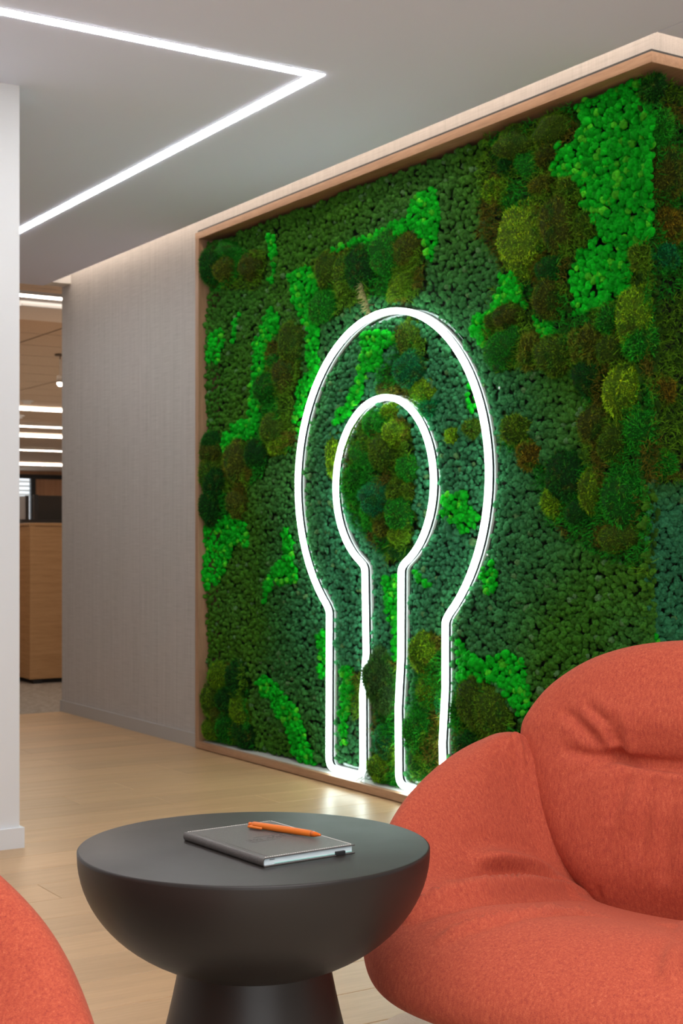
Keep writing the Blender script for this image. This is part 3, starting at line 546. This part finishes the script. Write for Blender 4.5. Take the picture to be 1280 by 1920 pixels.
# cushion mounds, one object each
def mound_mesh(seed, r0, long=False):
    """unit cushion whose tufts are sized for a cushion of radius r0 metres"""
    r = np.random.default_rng(seed); V, Fc = ico(3); k = V[:, 2] > -.15
    def nz(Q):
        g = np.random.default_rng(seed+7); return sum(np.sin(Q @ g.normal(size=3)*f+g.uniform(0, 6))*a for f, a in ((1.8, .10), (3.2, .075), (6, .045)))
    idx = -np.ones(len(V), int); idx[k] = np.arange(k.sum()); Fk = idx[Fc[k[Fc].all(1)]]; nb = int((900+170000*r0*r0)*(1.6 if long else 1))
    d = r.normal(size=(nb, 3)); d[:, 2] = np.abs(d[:, 2])-.08; d /= np.linalg.norm(d, axis=1)[:, None]
    base = d*(.88+nz(d))[:, None]; V = V*(.9+nz(V))[:, None]
    cc = r.uniform(.3, 1.7, (nb, 1))*np.ones((1, 3)); warm = r.random(nb) < .15; cc[warm] *= [1.7, 1.2, .7]
    bv, bf, bc = blades(base, d, r.uniform(.006, .014, nb)*(1.7 if long else 1)/r0, np.full(nb, .0012 if not long else .0009)/r0, cc, r, .6, .6)
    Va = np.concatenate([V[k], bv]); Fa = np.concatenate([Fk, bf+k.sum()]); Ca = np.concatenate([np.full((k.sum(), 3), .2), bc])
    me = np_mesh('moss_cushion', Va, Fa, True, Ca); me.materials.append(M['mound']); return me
SZ = (.045, .075, .11)
MV = [[mound_mesh(200+10*q+i, r0) for i in range(5)] for q, r0 in enumerate(SZ)]; ML = [mound_mesh(300+i, .11, True) for i in range(2)]
MC = {'d': (.010, .13, .012), 'g': (.018, .34, .016), 'o': (.10, .23, .010), 'y': (.20, .46, .010), 'Y': (.27, .54, .012), 'b': (.12, .17, .012), 'r': (.22, .18, .012), 't': (.010, .27, .08), 'D': (.06, .18, .035)}
for a, b, rx, ry, c in MOUNDS:
    long = c == 'D'
    o = bpy.data.objects.new('moss_cushion', ML[0] if long else MV[int(np.argmin([abs(max(rx, ry*.8)-z) for z in SZ]))][int(RNG.integers(0, 5))]); C.objects.link(o); o.parent = mw
    rx *= 1.13; ry *= 1.13; rz = min(.75*min(rx, ry)+.015, .072) if not long else .085
    rx = min(rx, .075) if a > 6.05 else rx; a = min(a, 6.205-rx*.92); b = min(max(b, .045+ry*.9), 2.45-ry)
    near = float(pdist(np.array([[a, b]]))[0]); rz = min(rz, .05) if near < rx+.03 and not long else rz
    main = a >= UM
    o.location = to_world(a, b, (-.042 if near < rx+.03 else -.012 if a > 6.05 else -.030) if not long else -.02).tolist()
    R = Matrix(((0, 0, -1), (-1, 0, 0), (0, 1, 0))) if main else Matrix(((1, 0, 0), (0, 0, -1), (0, 1, 0)))
    o.rotation_euler = (R @ Matrix.Rotation(float(RNG.normal(0, .25)), 3, 'Z')).to_euler(); o.scale = (rx, ry, rz)
    f = float(RNG.uniform(.9, 1.5)); o.color = tuple(x*f for x in MC[c])+(1,)

# ---------------- neon sign ----------------
sx = 3.153
sign = empty('neon_sign', (sx, 4.705, .038), label='glowing white neon outline of two nested round heads on straight legs', cat='neon sign')
def sweep(name, path, sec, m, parent, **k):
    P_ = np.array(path)*[.993, .993]+[0, .007]; n = len(P_); t0 = P_-np.roll(P_, 1, 0); t0 /= np.linalg.norm(t0, axis=1)[:, None]; t1 = np.roll(t0, -1, 0)
    n0 = np.stack([-t0[:, 1], t0[:, 0]], 1); n1 = np.stack([-t1[:, 1], t1[:, 0]], 1); b_ = n0+n1; b_ /= np.linalg.norm(b_, axis=1)[:, None]
    b_ /= np.clip((b_*n0).sum(1), .5, 1)[:, None]
    V = []; q = len(sec)
    for o_, dp in sec:
        X = P_+b_*o_; V.append(np.stack([np.full(n, dp), X[:, 0]-4.705, X[:, 1]-.038], 1))
    V = np.stack(V, 1).reshape(-1, 3); i = np.arange(n)[:, None]; j = np.arange(q)[None]
    Fc = np.stack([i*q+j, ((i+1) % n)*q+j, ((i+1) % n)*q+(j+1) % q, i*q+(j+1) % q], -1).reshape(-1, 4)
    o = link(name, np_mesh(name, V, Fc, True), m, parent, **k); return sharp(o, 40)
def rsec(hw_, d0, d1, r):
    s_ = [(-hw_, d1), (hw_, d1)]; s_ += [(hw_-r+r*math.cos(t), d0+r-r*math.sin(t)) for t in (0, .5, 1.05, 1.57)]; s_ += [(-hw_+r-r*math.sin(t), d0+r-r*math.cos(t)) for t in (0, .5, 1.05, 1.57)]
    return s_
sweep('neon_tube', path, rsec(.0108, 0, .018, .0075), M['neon'], sign)
sweep('channel_groove', path, [(-.0045, .034), (.0045, .034), (.0045, .018), (-.0045, .018)], M['neondark'], sign)
sweep('channel', path, [(-.0105, .044), (.0105, .044), (.0105, .034), (-.0105, .034)], M['neonside'], sign, label='white channel behind the glowing tube')
acr = sweep('acrylic_backer', path, [(-.025, .049), (.025, .049), (.025, .044), (-.025, .044)], M['acrylic'], sign)
for (a, b) in ((4.76, 1.905), (4.70, 1.57), (3.99, 1.24+.30), (4.30, .50), (4.602, .4), (5.116, .35), (5.36, 1.1), (4.06, .95)):
    lathe('standoff', [(0, 0), (.005, 0), (.005, .09), (0, .09)], M['steel'], acr, 12).matrix_basis = Matrix.Translation((.040, a-4.705, b-.038)) @ Matrix.Rotation(math.pi/2, 4, 'Y')
def tube(name, pts, r, m, parent=None, n=8, **k):
    P_ = [Vector(p) for p in pts]; Q = []
    for t in np.linspace(0, 1, 13):                       # quadratic bezier through three control points
        Q.append(P_[0]*(1-t)**2+P_[1]*2*t*(1-t)+P_[2]*t*t)
    V = []; Fs = []
    for i, p in enumerate(Q):
        d = (Q[min(i+1, 12)]-Q[max(i-1, 0)]).normalized(); u = d.cross(Vector((.3, .2, .9))).normalized(); v = d.cross(u)
        V += [tuple(p+(u*math.cos(a)+v*math.sin(a))*r) for a in [2*math.pi*q/n for q in range(n)]]
    for i in range(12): Fs += [(i*n+q, i*n+(q+1) % n, (i+1)*n+(q+1) % n, (i+1)*n+q) for q in range(n)]
    return link(name, np_mesh(name, V, Fs, True), m, parent, **k)
for q in (((.035, .13, .03), (.02, .115, .02), (-.01, .10, .004)), ((.035, .125, .06), (.01, .11, .012), (-.015, .13, .003)), ((.035, .12, .05), (0, .10, .02), (-.02, .06, .003))):
    tube('cable', q, .0028, M['wire'], sign)
# pale sprig of dried moss above the head of the sign
t_ = np.linspace(0, 1, 60)[:, None]; base = to_world(np.full(60, 4.79)-t_[:, 0]*.06, 2.02-t_[:, 0]*.12, np.full(60, .03))
v_, f_, c_ = blades(base, np.tile([[-.5, .6, -.5]], (60, 1)), np.full(60, .035), np.full(60, .002), np.tile([[.5, .46, .2]], (60, 1)), RNG, .5, .6)
link('dried_sprig', np_mesh('dried_sprig', v_, f_, False, c_), M['fern'], mw, label='pale dried sprig')
# ---------------- rug ----------------
RY = 2.478
rug = empty('rug', (.9, 1.0, 0), label='cream tufted rug with carved wavy relief on the oak floor', cat='rug')
n1, n2 = 190, 170
gx, gy = np.meshgrid(np.linspace(-.9, 2.0, n1), np.linspace(-.9, RY-1.0, n2), indexing='ij')
zz = .012+.0045*np.clip(2.5*vnoise(gx+.3*vnoise(gx, gy, 3, 41), gy, 8, 40), -1, 1)*1.0+.001*vnoise(gx, gy, 60, 42)
ed = np.minimum.reduce([gx+.9, 2.0-gx, gy+.9, RY-1.0-gy]); zz = np.where(ed < 1e-6, 0, zz*np.clip(ed/.012, .5, 1))
gy = gy + np.where(gy > RY-1.05, .004*vnoise(gx, gy, 30, 44), 0)
V = np.stack([gx, gy, zz], -1).reshape(-1, 3); i, j = np.meshgrid(np.arange(n1-1), np.arange(n2-1), indexing='ij')
Fc = np.stack([i*n2+j, (i+1)*n2+j, (i+1)*n2+j+1, i*n2+j+1], -1).reshape(-1, 4)
link('pile', np_mesh('pile', V, Fc, True), M['rug'], rug)
RZ = .018
# ---------------- coffee table ----------------
TX, TY, TH, TR = 1.036, 1.871, .55, .2595
tb = empty('coffee_table', (TX, TY, RZ), label='round black bowl-shaped side table on a flared pedestal', cat='side table')
H_ = TH-RZ
prof = [(0, H_-.195)]
for i in range(0, 25):
    u = i/24*math.pi/2; prof.append((TR*math.sin(u)**.96 if i else .001, H_-.006-.187*math.cos(u)))
prof += [(TR, H_-.002), (TR-.0015, H_-.0004), (TR-.003, H_), (0, H_)]
sharp(lathe('bowl_top', prof[1:], M['table'], tb, 160), 50)
zj = H_-.166
pp = [(0, 0), (.203, 0), (.206, .004), (.2, .03)] + [(.108+.092*(1-t)**1.25, .03+(zj+.02-.03)*t) for t in [k/14 for k in range(1, 15)]] + [(0, zj+.02)]
lathe('pedestal', pp, M['table'], tb, 128)
# ---------------- notebook ----------------
nb = empty('notebook', (1.044, 1.846, TH), math.radians(0), label='dark grey leather notebook with pale stitching lying on the black table', cat='notebook')
# long side direction in camera ground axes (.60,-.80)
ct, st = math.cos(YAW), math.sin(YAW)
def cam2w(x, z): return (x*ct+z*st, -x*st+z*ct)
lx, ly = cam2w(.585, -.811); nb.rotation_euler = (0, 0, math.atan2(ly, lx))
# local +x = from far-left end to the near end (spine on local -y side)
NL, NW, NT = .221, .157, .0128
sw = -1  # spine side
def npart(name, lo, hi, m, bev=.0008, **k): return box(name, lo, hi, m, nb, bev, **k)
npart('back_cover', (-NL/2, -NW/2+.003, 0), (NL/2, NW/2, .0018), M['leather'])
fcv = npart('front_cover', (-NL/2, -NW/2+.003, NT-.0018), (NL/2, NW/2, NT), M['leather'])
npart('page_block', (-NL/2+.003, -NW/2+.003, .0018), (NL/2-.003, NW/2-.004, NT-.0018), M['pages'], 0)
npart('loose_sheet', (-NL/2+.003, -NW/2+.02, .0027), (NL/2-.0022, NW/2-.004, .0033), M['mint'], 0, label='mint green sheet edge')
ns = 14; V = []; 
for x in (-NL/2, NL/2):
    for q in range(ns+1):
        a = math.pi/2+math.pi*q/ns; V.append((x, -NW/2+.0034+.0042*math.cos(a), NT/2+NT/2*math.sin(a)))
    for q in range(ns+1):
        a = math.pi*1.5-math.pi*q/ns; V.append((x, -NW/2+.0034+.0028*math.cos(a), NT/2+(NT/2-.0016)*math.sin(a)))
k2 = 2*(ns+1); Fs = [(i, (i+1) % k2, (i+1) % k2+k2, i+k2) for i in range(k2)] 
Fs += [tuple([e*k2+i, e*k2+i+1, e*k2+k2-2-i, e*k2+k2-1-i]) for e in (0, 1) for i in range(ns)]
me = bpy.data.meshes.new('spine'); me.from_pydata(V, [], Fs); me.polygons.foreach_set('use_smooth', [True]*len(Fs)); me.update(); sharp(link('spine', me, M['leather'], nb), 50)
# hinge groove ridge
cyl_between('hinge_ridge', (-NL/2+.001, -NW/2+.011, NT-.0003), (NL/2-.001, -NW/2+.011, NT-.0003), .0008, M['leather'], nb, 8)
st_ = []
def stitch(x, y, dx, dy): st_.append(((min(x-dx, x+dx), min(y-dy, y+dy), NT-.0002), (max(x-dx, x+dx), max(y-dy, y+dy), NT+.0004)))
q = -NL/2+.006
while q < NL/2-.004: stitch(q, NW/2-.004, .0012, .0005); q += .0038
q = -NW/2+.006
while q < NW/2-.003: stitch(NL/2-.0035, q, .0005, .0012); stitch(-NL/2+.0035, q, .0005, .0012); q += .0038
boxes('stitching', st_, M['thread'], fcv, kind='stuff', label='pale running stitch')
npart('pen_loop', (NL/2-.004, NW/2-.034, .0012), (NL/2+.0012, NW/2-.018, .0062), M['black'], .0006, label='black elastic tab')
npart('bookmark', (NL/2-.0032, -NW/2+.012, NT-.0042), (NL/2-.0022, -NW/2+.020, NT-.0034), M['black'], 0)
# blind-embossed emblem: bevelled frame with illegible small lettering strokes
em = []
def bar(x0, y0, x1, y1, w_=.0009, h_=.0007):
    em.append(((x0, y0), (x1, y1), w_, h_))
E0 = (-.006, -.030); ew, eh = .019, .062  # frame half.. along x and length along y
fx0, fx1, fy0, fy1 = -.013, .014, -.036, .036
bar(fx0, fy0+.02, fx0, fy1); bar(fx0, fy1, fx1, fy1); bar(fx1, fy0, fx1, fy1-.022); bar(fx0+.004, fy0, fx1, fy0)
r_ = random.Random(3)
for k in range(8):
    y0 = fy0+.004+k*.0082; 
    for s_ in range(4):
        ax = fx0+.005+r_.random()*.016; ay = y0+r_.random()*.005; bx = fx0+.005+r_.random()*.016; by = y0+r_.random()*.005; bar(ax, ay, bx, by, .0006)
V = []; Fs = []
for (x0, y0), (x1, y1), w_, h_ in em:
    d = Vector((x1-x0, y1-y0)); d.normalize(); p = Vector((-d.y, d.x))*w_; n = len(V)
    for cx_, cy_ in ((x0, y0), (x1, y1)): V += [(cx_-p.x, cy_-p.y, NT-.0003), (cx_, cy_, NT+h_), (cx_+p.x, cy_+p.y, NT-.0003)]
    Fs += [(n, n+1, n+4, n+3), (n+1, n+2, n+5, n+4), (n, n+2, n+1), (n+3, n+4, n+5)]
me = bpy.data.meshes.new('emblem'); me.from_pydata(V, [], Fs); me.update(); link('emblem', me, M['leather'], fcv, label='blind-embossed rectangular emblem')
# ---------------- pen ----------------
PR = .0050; pz = TH+NT+PR+.0004
p0 = cam2w(-.1408, 2.197); p1 = cam2w(-.0305, 2.113)
pen = empty('pen', (p0[0], p0[1], pz), label='orange retractable pen with clip lying across the notebook', cat='pen')
dx, dy = p1[0]-p0[0], p1[1]-p0[1]; PLn = math.hypot(dx, dy); pen.rotation_euler = (0, 0, math.atan2(dy, dx))
def alongx(o): o.rotation_euler = (0, math.pi/2, 0); return o
alongx(lathe('barrel', [(0, .008), (.0040, .008), (.0047, .0095), (.0050, .03), (.0052, .06), (.0050, .10), (.0047, PLn-.018), (.0045, PLn-.017), (0, PLn-.017)], M['pen'], pen, 32))
alongx(lathe('tip', [(0, PLn-.0172), (.0046, PLn-.017), (.0038, PLn-.010), (.0020, PLn-.002), (.0017, PLn-.0005), (0, PLn)], M['pengloss'], pen, 32))
alongx(lathe('push_button', [(0, 0), (.0026, 0), (.0032, .001), (.0032, .0065), (.0028, .009), (0, .009)], M['pengloss'], pen, 24))
# the clip sits on the near side of the barrel
clip = box('clip', (.006, -.0118, -.0036), (.034, -.0082, .0004), M['pen'], pen, .0016); box('clip_bridge', (.007, -.0090, -.0028), (.0115, -.003, .0002), M['pen'], pen, .0006)
boxes('print', [((.027+.0032*i, -.0012, PR+.00012), (.0282+.0032*i, .0010 if i % 2 else .0002, PR+.00022)) for i in (0, 1, 4, 5, 6, 7)], M['ink'], pen)

# ---------------- lounge chairs ----------------
def catmull(Pn, nu, nv, closed_u=True):
    """Pn (U,V,3) control net -> dense interpolating surface"""
    def interp(A, n, closed):
        m = len(A); tt = np.linspace(0, m if closed else m-1, n, endpoint=not closed); i = np.floor(tt).astype(int)
        if not closed: i = np.minimum(i, m-2)
        f = (tt-i).reshape((-1,)+(1,)*(A.ndim-1))
        g = (lambda k: A[(i+k) % m]) if closed else (lambda k: np.where(((i+k) < 0).reshape(f.shape), 2*A[0]-A[1], np.where(((i+k) > m-1).reshape(f.shape), 2*A[-1]-A[-2], A[np.clip(i+k, 0, m-1)])))
        a, b, c, d = g(-1), g(0), g(1), g(2)
        return .5*(2*b+(c-a)*f+(2*a-5*b+4*c-d)*f**2+(3*b-a-3*c+d)*f**3)
    S_ = interp(Pn, nu, closed_u); return np.swapaxes(interp(np.swapaxes(S_, 0, 1), nv, False), 0, 1)
ST = [  # half of the seat-and-arm shell: stations from the back round the (picture's left) arm to the front; x is negative on that side
 [(0,.34,.20),(0,.37,.40),(0,.385,.48),(0,.40,.52),(0,.42,.54),(0,.45,.54),(0,.48,.48),(0,.44,.36),(0,.26,.24)],
 [(-.16,.34,.24),(-.20,.35,.46),(-.22,.36,.53),(-.24,.375,.555),(-.26,.40,.565),(-.28,.43,.56),(-.31,.45,.50),(-.28,.40,.36),(-.17,.22,.24)],
 [(-.23,.36,.40),(-.312,.335,.570),(-.335,.332,.594),(-.348,.33,.603),(-.362,.332,.606),(-.382,.335,.598),(-.425,.345,.54),(-.39,.32,.38),(-.23,.18,.24)],
 [(-.25,.36,.45),(-.338,.283,.594),(-.356,.272,.606),(-.374,.266,.607),(-.394,.264,.601),(-.422,.264,.587),(-.462,.275,.52),(-.43,.26,.37),(-.25,.15,.24)],
 [(-.22,.36,.38),(-.312,.270,.490),(-.342,.225,.535),(-.368,.185,.563),(-.402,.17,.573),(-.445,.16,.560),(-.482,.165,.48),(-.45,.15,.355),(-.26,.10,.235)],
 [(-.17,.38,.28),(-.262,.268,.373),(-.302,.205,.43),(-.345,.12,.487),(-.40,.065,.523),(-.448,.04,.52),(-.480,.03,.45),(-.455,.03,.345),(-.27,.04,.232)],
 [(-.15,.38,.25),(-.215,.275,.338),(-.26,.19,.375),(-.32,.08,.425),(-.395,-.03,.458),(-.445,-.06,.450),(-.468,-.07,.38),(-.43,-.07,.30),(-.25,-.02,.228)],
 [(-.13,.38,.24),(-.18,.288,.308),(-.215,.215,.338),(-.27,.08,.376),(-.35,-.09,.406),(-.408,-.155,.386),(-.425,-.18,.325),(-.385,-.17,.262),(-.22,-.08,.222)],
 [(-.07,.39,.23),(-.10,.297,.288),(-.125,.225,.318),(-.165,.06,.358),(-.235,-.16,.396),(-.277,-.27,.364),(-.295,-.315,.305),(-.265,-.30,.250),(-.15,-.15,.218)],
 [(0,.39,.22),(0,.30,.282),(0,.22,.312),(0,.05,.350),(0,-.19,.396),(0,-.32,.364),(0,-.375,.300),(0,-.345,.243),(0,-.18,.215)]]
FAB_EXTRA = []
def shell_mesh():
    half = [np.array(s) for s in ST]; mir = [h*[-1, 1, 1] for h in half[1:-1]][::-1]
    net = np.stack(half+mir); base = np.zeros((len(net), 1, 3)); base[..., 2] = .205; net = np.concatenate([net, base], 1)
    S_ = catmull(net, 420, 200); return S_
BL = [ # back pad: z, half width, side y, front centre y, back y
 (.20,.12,.36,.35,.40),(.24,.17,.36,.31,.42),(.30,.215,.35,.292,.44),(.37,.265,.34,.272,.455),(.45,.305,.335,.272,.465),(.53,.335,.335,.284,.475),(.585,.350,.335,.294,.485),
 (.61,.354,.335,.297,.488),(.640,.346,.34,.297,.49),(.69,.312,.355,.300,.488),(.728,.268,.37,.308,.478),(.758,.215,.378,.322,.462),(.780,.148,.382,.34,.442),(.792,.078,.384,.36,.418),(.796,.02,.386,.38,.395)]
def back_mesh():
    T = np.array(BL); n = 220
    tt = np.linspace(0, 1, n); Z = catmull(np.repeat(T[:, None, :], 2, 1), n, 2, False)[:, 0]
    ph = np.linspace(0, 2*np.pi, 240, endpoint=False); c, s_ = np.cos(ph), np.sin(ph)
    rows = []
    for z, w_, ys, yf, yb in Z:
        w_ = max(w_, .002)
        x = w_*np.sign(c)*np.abs(c)**.85; ex = 6-3.4*np.clip((z-.56)/.12, 0, 1); q = np.clip(1-np.abs(x/w_)**ex, 0, 1)**.55
        y = np.where(s_ < 0, ys-(ys-yf)*q, ys+(yb-ys)*q)
        wx = np.exp(-(np.abs(x)/.20)**6)*(s_ < 0)      # quilted fold under the headrest
        y = y+wx*(.020*np.exp(-((z-.578)/.016)**2)-.014*np.exp(-((z-.655)/.05)**2)-.008*np.exp(-((z-.50)/.05)**2))
        if z < .6: y = y - np.where(s_ < 0, .012*np.clip((.6-z)/.2, 0, 1)*(np.abs(x/w_)**2)*(q > .2), 0)
        rows.append(np.stack([x, y, np.full_like(x, z)], 1))
    return np.stack(rows, 0).transpose(1, 0, 2)   # (phi, z, 3)
def normals(S_):
    du = np.roll(S_, -1, 0)-np.roll(S_, 1, 0); dv = np.gradient(S_, axis=1); nn = np.cross(du, dv); return nn/(np.linalg.norm(nn, axis=2)[..., None]+1e-9)
def seg_dist(P_, line):
    """distance to a polyline and the position along it (0..1)"""
    Lp = np.array(line); best = np.full(P_.shape[:-1], 9.); tb_ = np.zeros(P_.shape[:-1]); n = len(Lp)-1
    for i in range(n):
        a, b = Lp[i], Lp[i+1]; ab = b-a; t = np.clip(((P_-a) @ ab)/(ab @ ab+1e-12), 0, 1); d = np.linalg.norm(P_-(a+t[..., None]*ab), axis=-1)
        m_ = d < best; best = np.where(m_, d, best); tb_ = np.where(m_, (i+t)/n, tb_)
    return best, tb_
def wrinkle(S_, lines, sign=1):
    nn = normals(S_)*sign; D = np.zeros(S_.shape[:-1])
    for line, dep, wd, mode in lines:
        d, t = seg_dist(S_, line)
        sharp_ = mode >= 10; mode = mode % 10
        env = {0: np.sin(np.pi*np.clip(t, 0, 1))**.6, 1: (1-t)**.8, 2: np.ones_like(t)}[mode]
        D += env*dep*((-np.exp(-d/wd) if sharp_ else -np.exp(-(d/wd)**2))+(.3 if sharp_ else .3)*np.exp(-((d-2.3*wd)/(1.3*wd))**2))
    return S_+nn*D[..., None]
def grid_obj(name, S_, m, parent, flip=False, **k):
    nu, nv = S_.shape[:2]; i, j = np.meshgrid(np.arange(nu), np.arange(nv-1), indexing='ij'); i2 = (i+1) % nu
    Fc = np.stack([i*nv+j, i2*nv+j, i2*nv+j+1, i*nv+j+1], -1).reshape(-1, 4)
    if flip: Fc = Fc[:, ::-1]
    # arc-length texture coordinates in metres
    du = np.linalg.norm(np.roll(S_, -1, 0)-S_, axis=2).mean(1); u = np.concatenate([[0], np.cumsum(du)[:-1]])
    dv = np.linalg.norm(np.diff(S_, axis=1), axis=2).mean(0); v = np.concatenate([[0], np.cumsum(dv)])
    X = S_.reshape(-1, 3)
    uv = np.stack([X[:, 0]+.35*X[:, 1], X[:, 2]-.8*X[:, 1]], 1)
    return link(name, np_mesh(name, X, Fc, True, uv=uv), m, parent, **k)
WR_SHELL = [([(-0.1957, 0.2322, 0.3286), (-0.2158, 0.1981, 0.3412), (-0.2256, 0.0635, 0.3656), (-0.2393, -0.0994, 0.3914), (-0.2698, -0.1738, 0.3958), (-0.3009, -0.2078, 0.3873), (-0.3199, -0.2382, 0.3711)], 0.042, 0.012, 10),
 ([(0.1957, 0.2322, 0.3286), (0.2158, 0.1981, 0.3412), (0.2256, 0.0635, 0.3656), (0.2393, -0.0994, 0.3914), (0.2698, -0.1738, 0.3958), (0.3009, -0.2078, 0.3873), (0.3199, -0.2382, 0.3711)], 0.042, 0.012, 10),
 ([(-0.2238, 0.2375, 0.3438), (-0.2525, 0.153, 0.3636), (-0.2741, 0.0587, 0.3785), (-0.2843, -0.031, 0.3885)], 0.018, 0.012, 0),
 ([(0.2238, 0.2375, 0.3438), (0.2525, 0.153, 0.3636), (0.2741, 0.0587, 0.3785), (0.2843, -0.031, 0.3885)], 0.018, 0.012, 0),
 ([(-0.2472, 0.2437, 0.3645), (-0.271, 0.1852, 0.3862), (-0.3045, 0.0973, 0.4111), (-0.3278, 0.0411, 0.4173)], 0.022, 0.016, 0),
 ([(0.2472, 0.2437, 0.3645), (0.271, 0.1852, 0.3862), (0.3045, 0.0973, 0.4111), (0.3278, 0.0411, 0.4173)], 0.022, 0.016, 0),
 ([(-0.0335, -0.0414, 0.3708), (-0.0887, -0.0519, 0.3746), (-0.1145, -0.1444, 0.392), (-0.1639, -0.2195, 0.3925), (-0.2092, -0.2553, 0.3798), (-0.236, -0.2868, 0.3613)], 0.02, 0.008, 10),
 ([(0.0335, -0.0414, 0.3708), (0.0887, -0.0519, 0.3746), (0.1145, -0.1444, 0.392), (0.1639, -0.2195, 0.3925), (0.2092, -0.2553, 0.3798), (0.236, -0.2868, 0.3613)], 0.02, 0.008, 10),
 ([(0.1274, -0.2034, 0.3951), (0.1313, -0.2577, 0.385), (0.1379, -0.2918, 0.3705), (0.1486, -0.3093, 0.3603)], 0.022, 0.01, 10),
 ([(-0.3438, 0.289, 0.6083), (-0.3343, 0.2849, 0.5869), (-0.3284, 0.2813, 0.5622), (-0.3221, 0.2794, 0.5374)], 0.007, 0.006, 1),
 ([(0.3438, 0.289, 0.6083), (0.3343, 0.2849, 0.5869), (0.3284, 0.2813, 0.5622), (0.3221, 0.2794, 0.5374)], 0.007, 0.006, 1)]
WR_BACK = [([(-0.1523, 0.3079, 0.58), (-0.1403, 0.3079, 0.576), (-0.1139, 0.3058, 0.5713), (-0.0723, 0.3025, 0.5681), (-0.0238, 0.3004, 0.5664), (0.0238, 0.3004, 0.5664), (0.0723, 0.3025, 0.5681), (0.1139, 0.3058, 0.5713), (0.1403, 0.3079, 0.576), (0.1523, 0.3079, 0.58)], 0.016, 0.008, 12),
 ([(-0.1405, 0.3085, 0.5779), (-0.1439, 0.2944, 0.6023), (-0.1648, 0.2892, 0.6461), (-0.2143, 0.3068, 0.6774)], 0.014, 0.009, 10),
 ([(0.1405, 0.3085, 0.5779), (0.1439, 0.2944, 0.6023), (0.1648, 0.2892, 0.6461), (0.2143, 0.3068, 0.6774)], 0.014, 0.009, 10),
 ([(-0.1355, 0.309, 0.5802), (-0.1385, 0.2876, 0.6302), (-0.1497, 0.2902, 0.6688)], 0.008, 0.008, 0),
 ([(0.1355, 0.309, 0.5802), (0.1385, 0.2876, 0.6302), (0.1497, 0.2902, 0.6688)], 0.008, 0.008, 0),
 ([(-0.145, 0.3064, 0.5738), (-0.2051, 0.2992, 0.5783), (-0.2581, 0.2985, 0.5856)], 0.006, 0.012, 0),
 ([(0.145, 0.3064, 0.5738), (0.2051, 0.2992, 0.5783), (0.2581, 0.2985, 0.5856)], 0.006, 0.012, 0),
 ([(-0.1459, 0.3031, 0.5702), (-0.1909, 0.2891, 0.5567), (-0.2322, 0.2869, 0.5416)], 0.006, 0.012, 0),
 ([(0.1459, 0.3031, 0.5702), (0.1909, 0.2891, 0.5567), (0.2322, 0.2869, 0.5416)], 0.006, 0.012, 0),
 ([(-0.0681, 0.2895, 0.5565), (-0.0777, 0.2725, 0.5095), (-0.0863, 0.2683, 0.4511), (-0.0965, 0.2688, 0.3915)], 0.009, 0.014, 0),
 ([(0.0681, 0.2895, 0.5565), (0.0777, 0.2725, 0.5095), (0.0863, 0.2683, 0.4511), (0.0965, 0.2688, 0.3915)], 0.009, 0.014, 0),
 ([(-0.03, 0.2883, 0.5549), (-0.0388, 0.2689, 0.4847), (-0.0469, 0.2694, 0.4162), (-0.0483, 0.2739, 0.3572)], 0.009, 0.015, 0),
 ([(0.03, 0.2883, 0.5549), (0.0388, 0.2689, 0.4847), (0.0469, 0.2694, 0.4162), (0.0483, 0.2739, 0.3572)], 0.009, 0.015, 0),
 ([(-0.1103, 0.2949, 0.5622), (-0.1316, 0.2738, 0.5143), (-0.1521, 0.2679, 0.4592)], 0.008, 0.013, 0),
 ([(0.1103, 0.2949, 0.5622), (0.1316, 0.2738, 0.5143), (0.1521, 0.2679, 0.4592)], 0.008, 0.013, 0),
 ([(-0.1751, 0.2772, 0.3414), (-0.1765, 0.2956, 0.2975)], 0.003, 0.007, 0),
 ([(0.1751, 0.2772, 0.3414), (0.1765, 0.2956, 0.2975)], 0.003, 0.007, 0),
 ([(-0.1403, 0.3079, 0.576), (-0.1826, 0.2951, 0.6064), (-0.227, 0.3011, 0.643), (-0.2633, 0.3118, 0.66)], 0.008, 0.012, 0),
 ([(0.1403, 0.3079, 0.576), (0.1826, 0.2951, 0.6064), (0.227, 0.3011, 0.643), (0.2633, 0.3118, 0.66)], 0.008, 0.012, 0)]
#WRINKLES
def make_chair(name, loc, rz, label):
    t = empty(name, loc, rz, label=label, cat='armchair', group='coral lounge chairs around the table')
    Sh = wrinkle(shell_mesh(), WR_SHELL, SGN[0]); Bk = wrinkle(back_mesh(), WR_BACK, SGN[1])
    grid_obj('seat_shell', Sh, M['fabric'], t, flip=SGN[2]); grid_obj('backrest', Bk, M['fabric'], t, flip=SGN[3])
    lathe('swivel_column', [(0, .03), (.03, .03), (.03, .19), (.09, .205), (.09, .225), (0, .225)], M['black'], t, 32)
    for q in range(4):
        a = math.pi/4+q*math.pi/2; l = cyl_between('leg', (0, 0, .05), (.23*math.cos(a), .23*math.sin(a), .009), .011, M['black'], t, 12, .008)
    return t
SGN = (1, 1, False, False)
def chairpos(x, z, ang): 
    X, Y = cam2w(x, z); return (X, Y, RZ), -(math.radians(ang)+YAW)
lo, rz = chairpos(.49, 2.35, 30)
ch = make_chair('lounge_chair', lo, rz, 'coral upholstered lounge chair facing the table, creased back and arm in full view')
def copy_tree(o, parent=None):
    c = o.copy(); C.objects.link(c); c.parent = parent
    for q in o.children: copy_tree(q, c)
    return c
bpy.context.view_layer.update()
c2 = copy_tree(ch); lo, rz = chairpos(-.69, 1.45, 320); c2.location = lo; c2.rotation_euler = (0, 0, rz); c2['label'] = 'coral lounge chair cut off at the lower left, only its smooth rounded side showing'
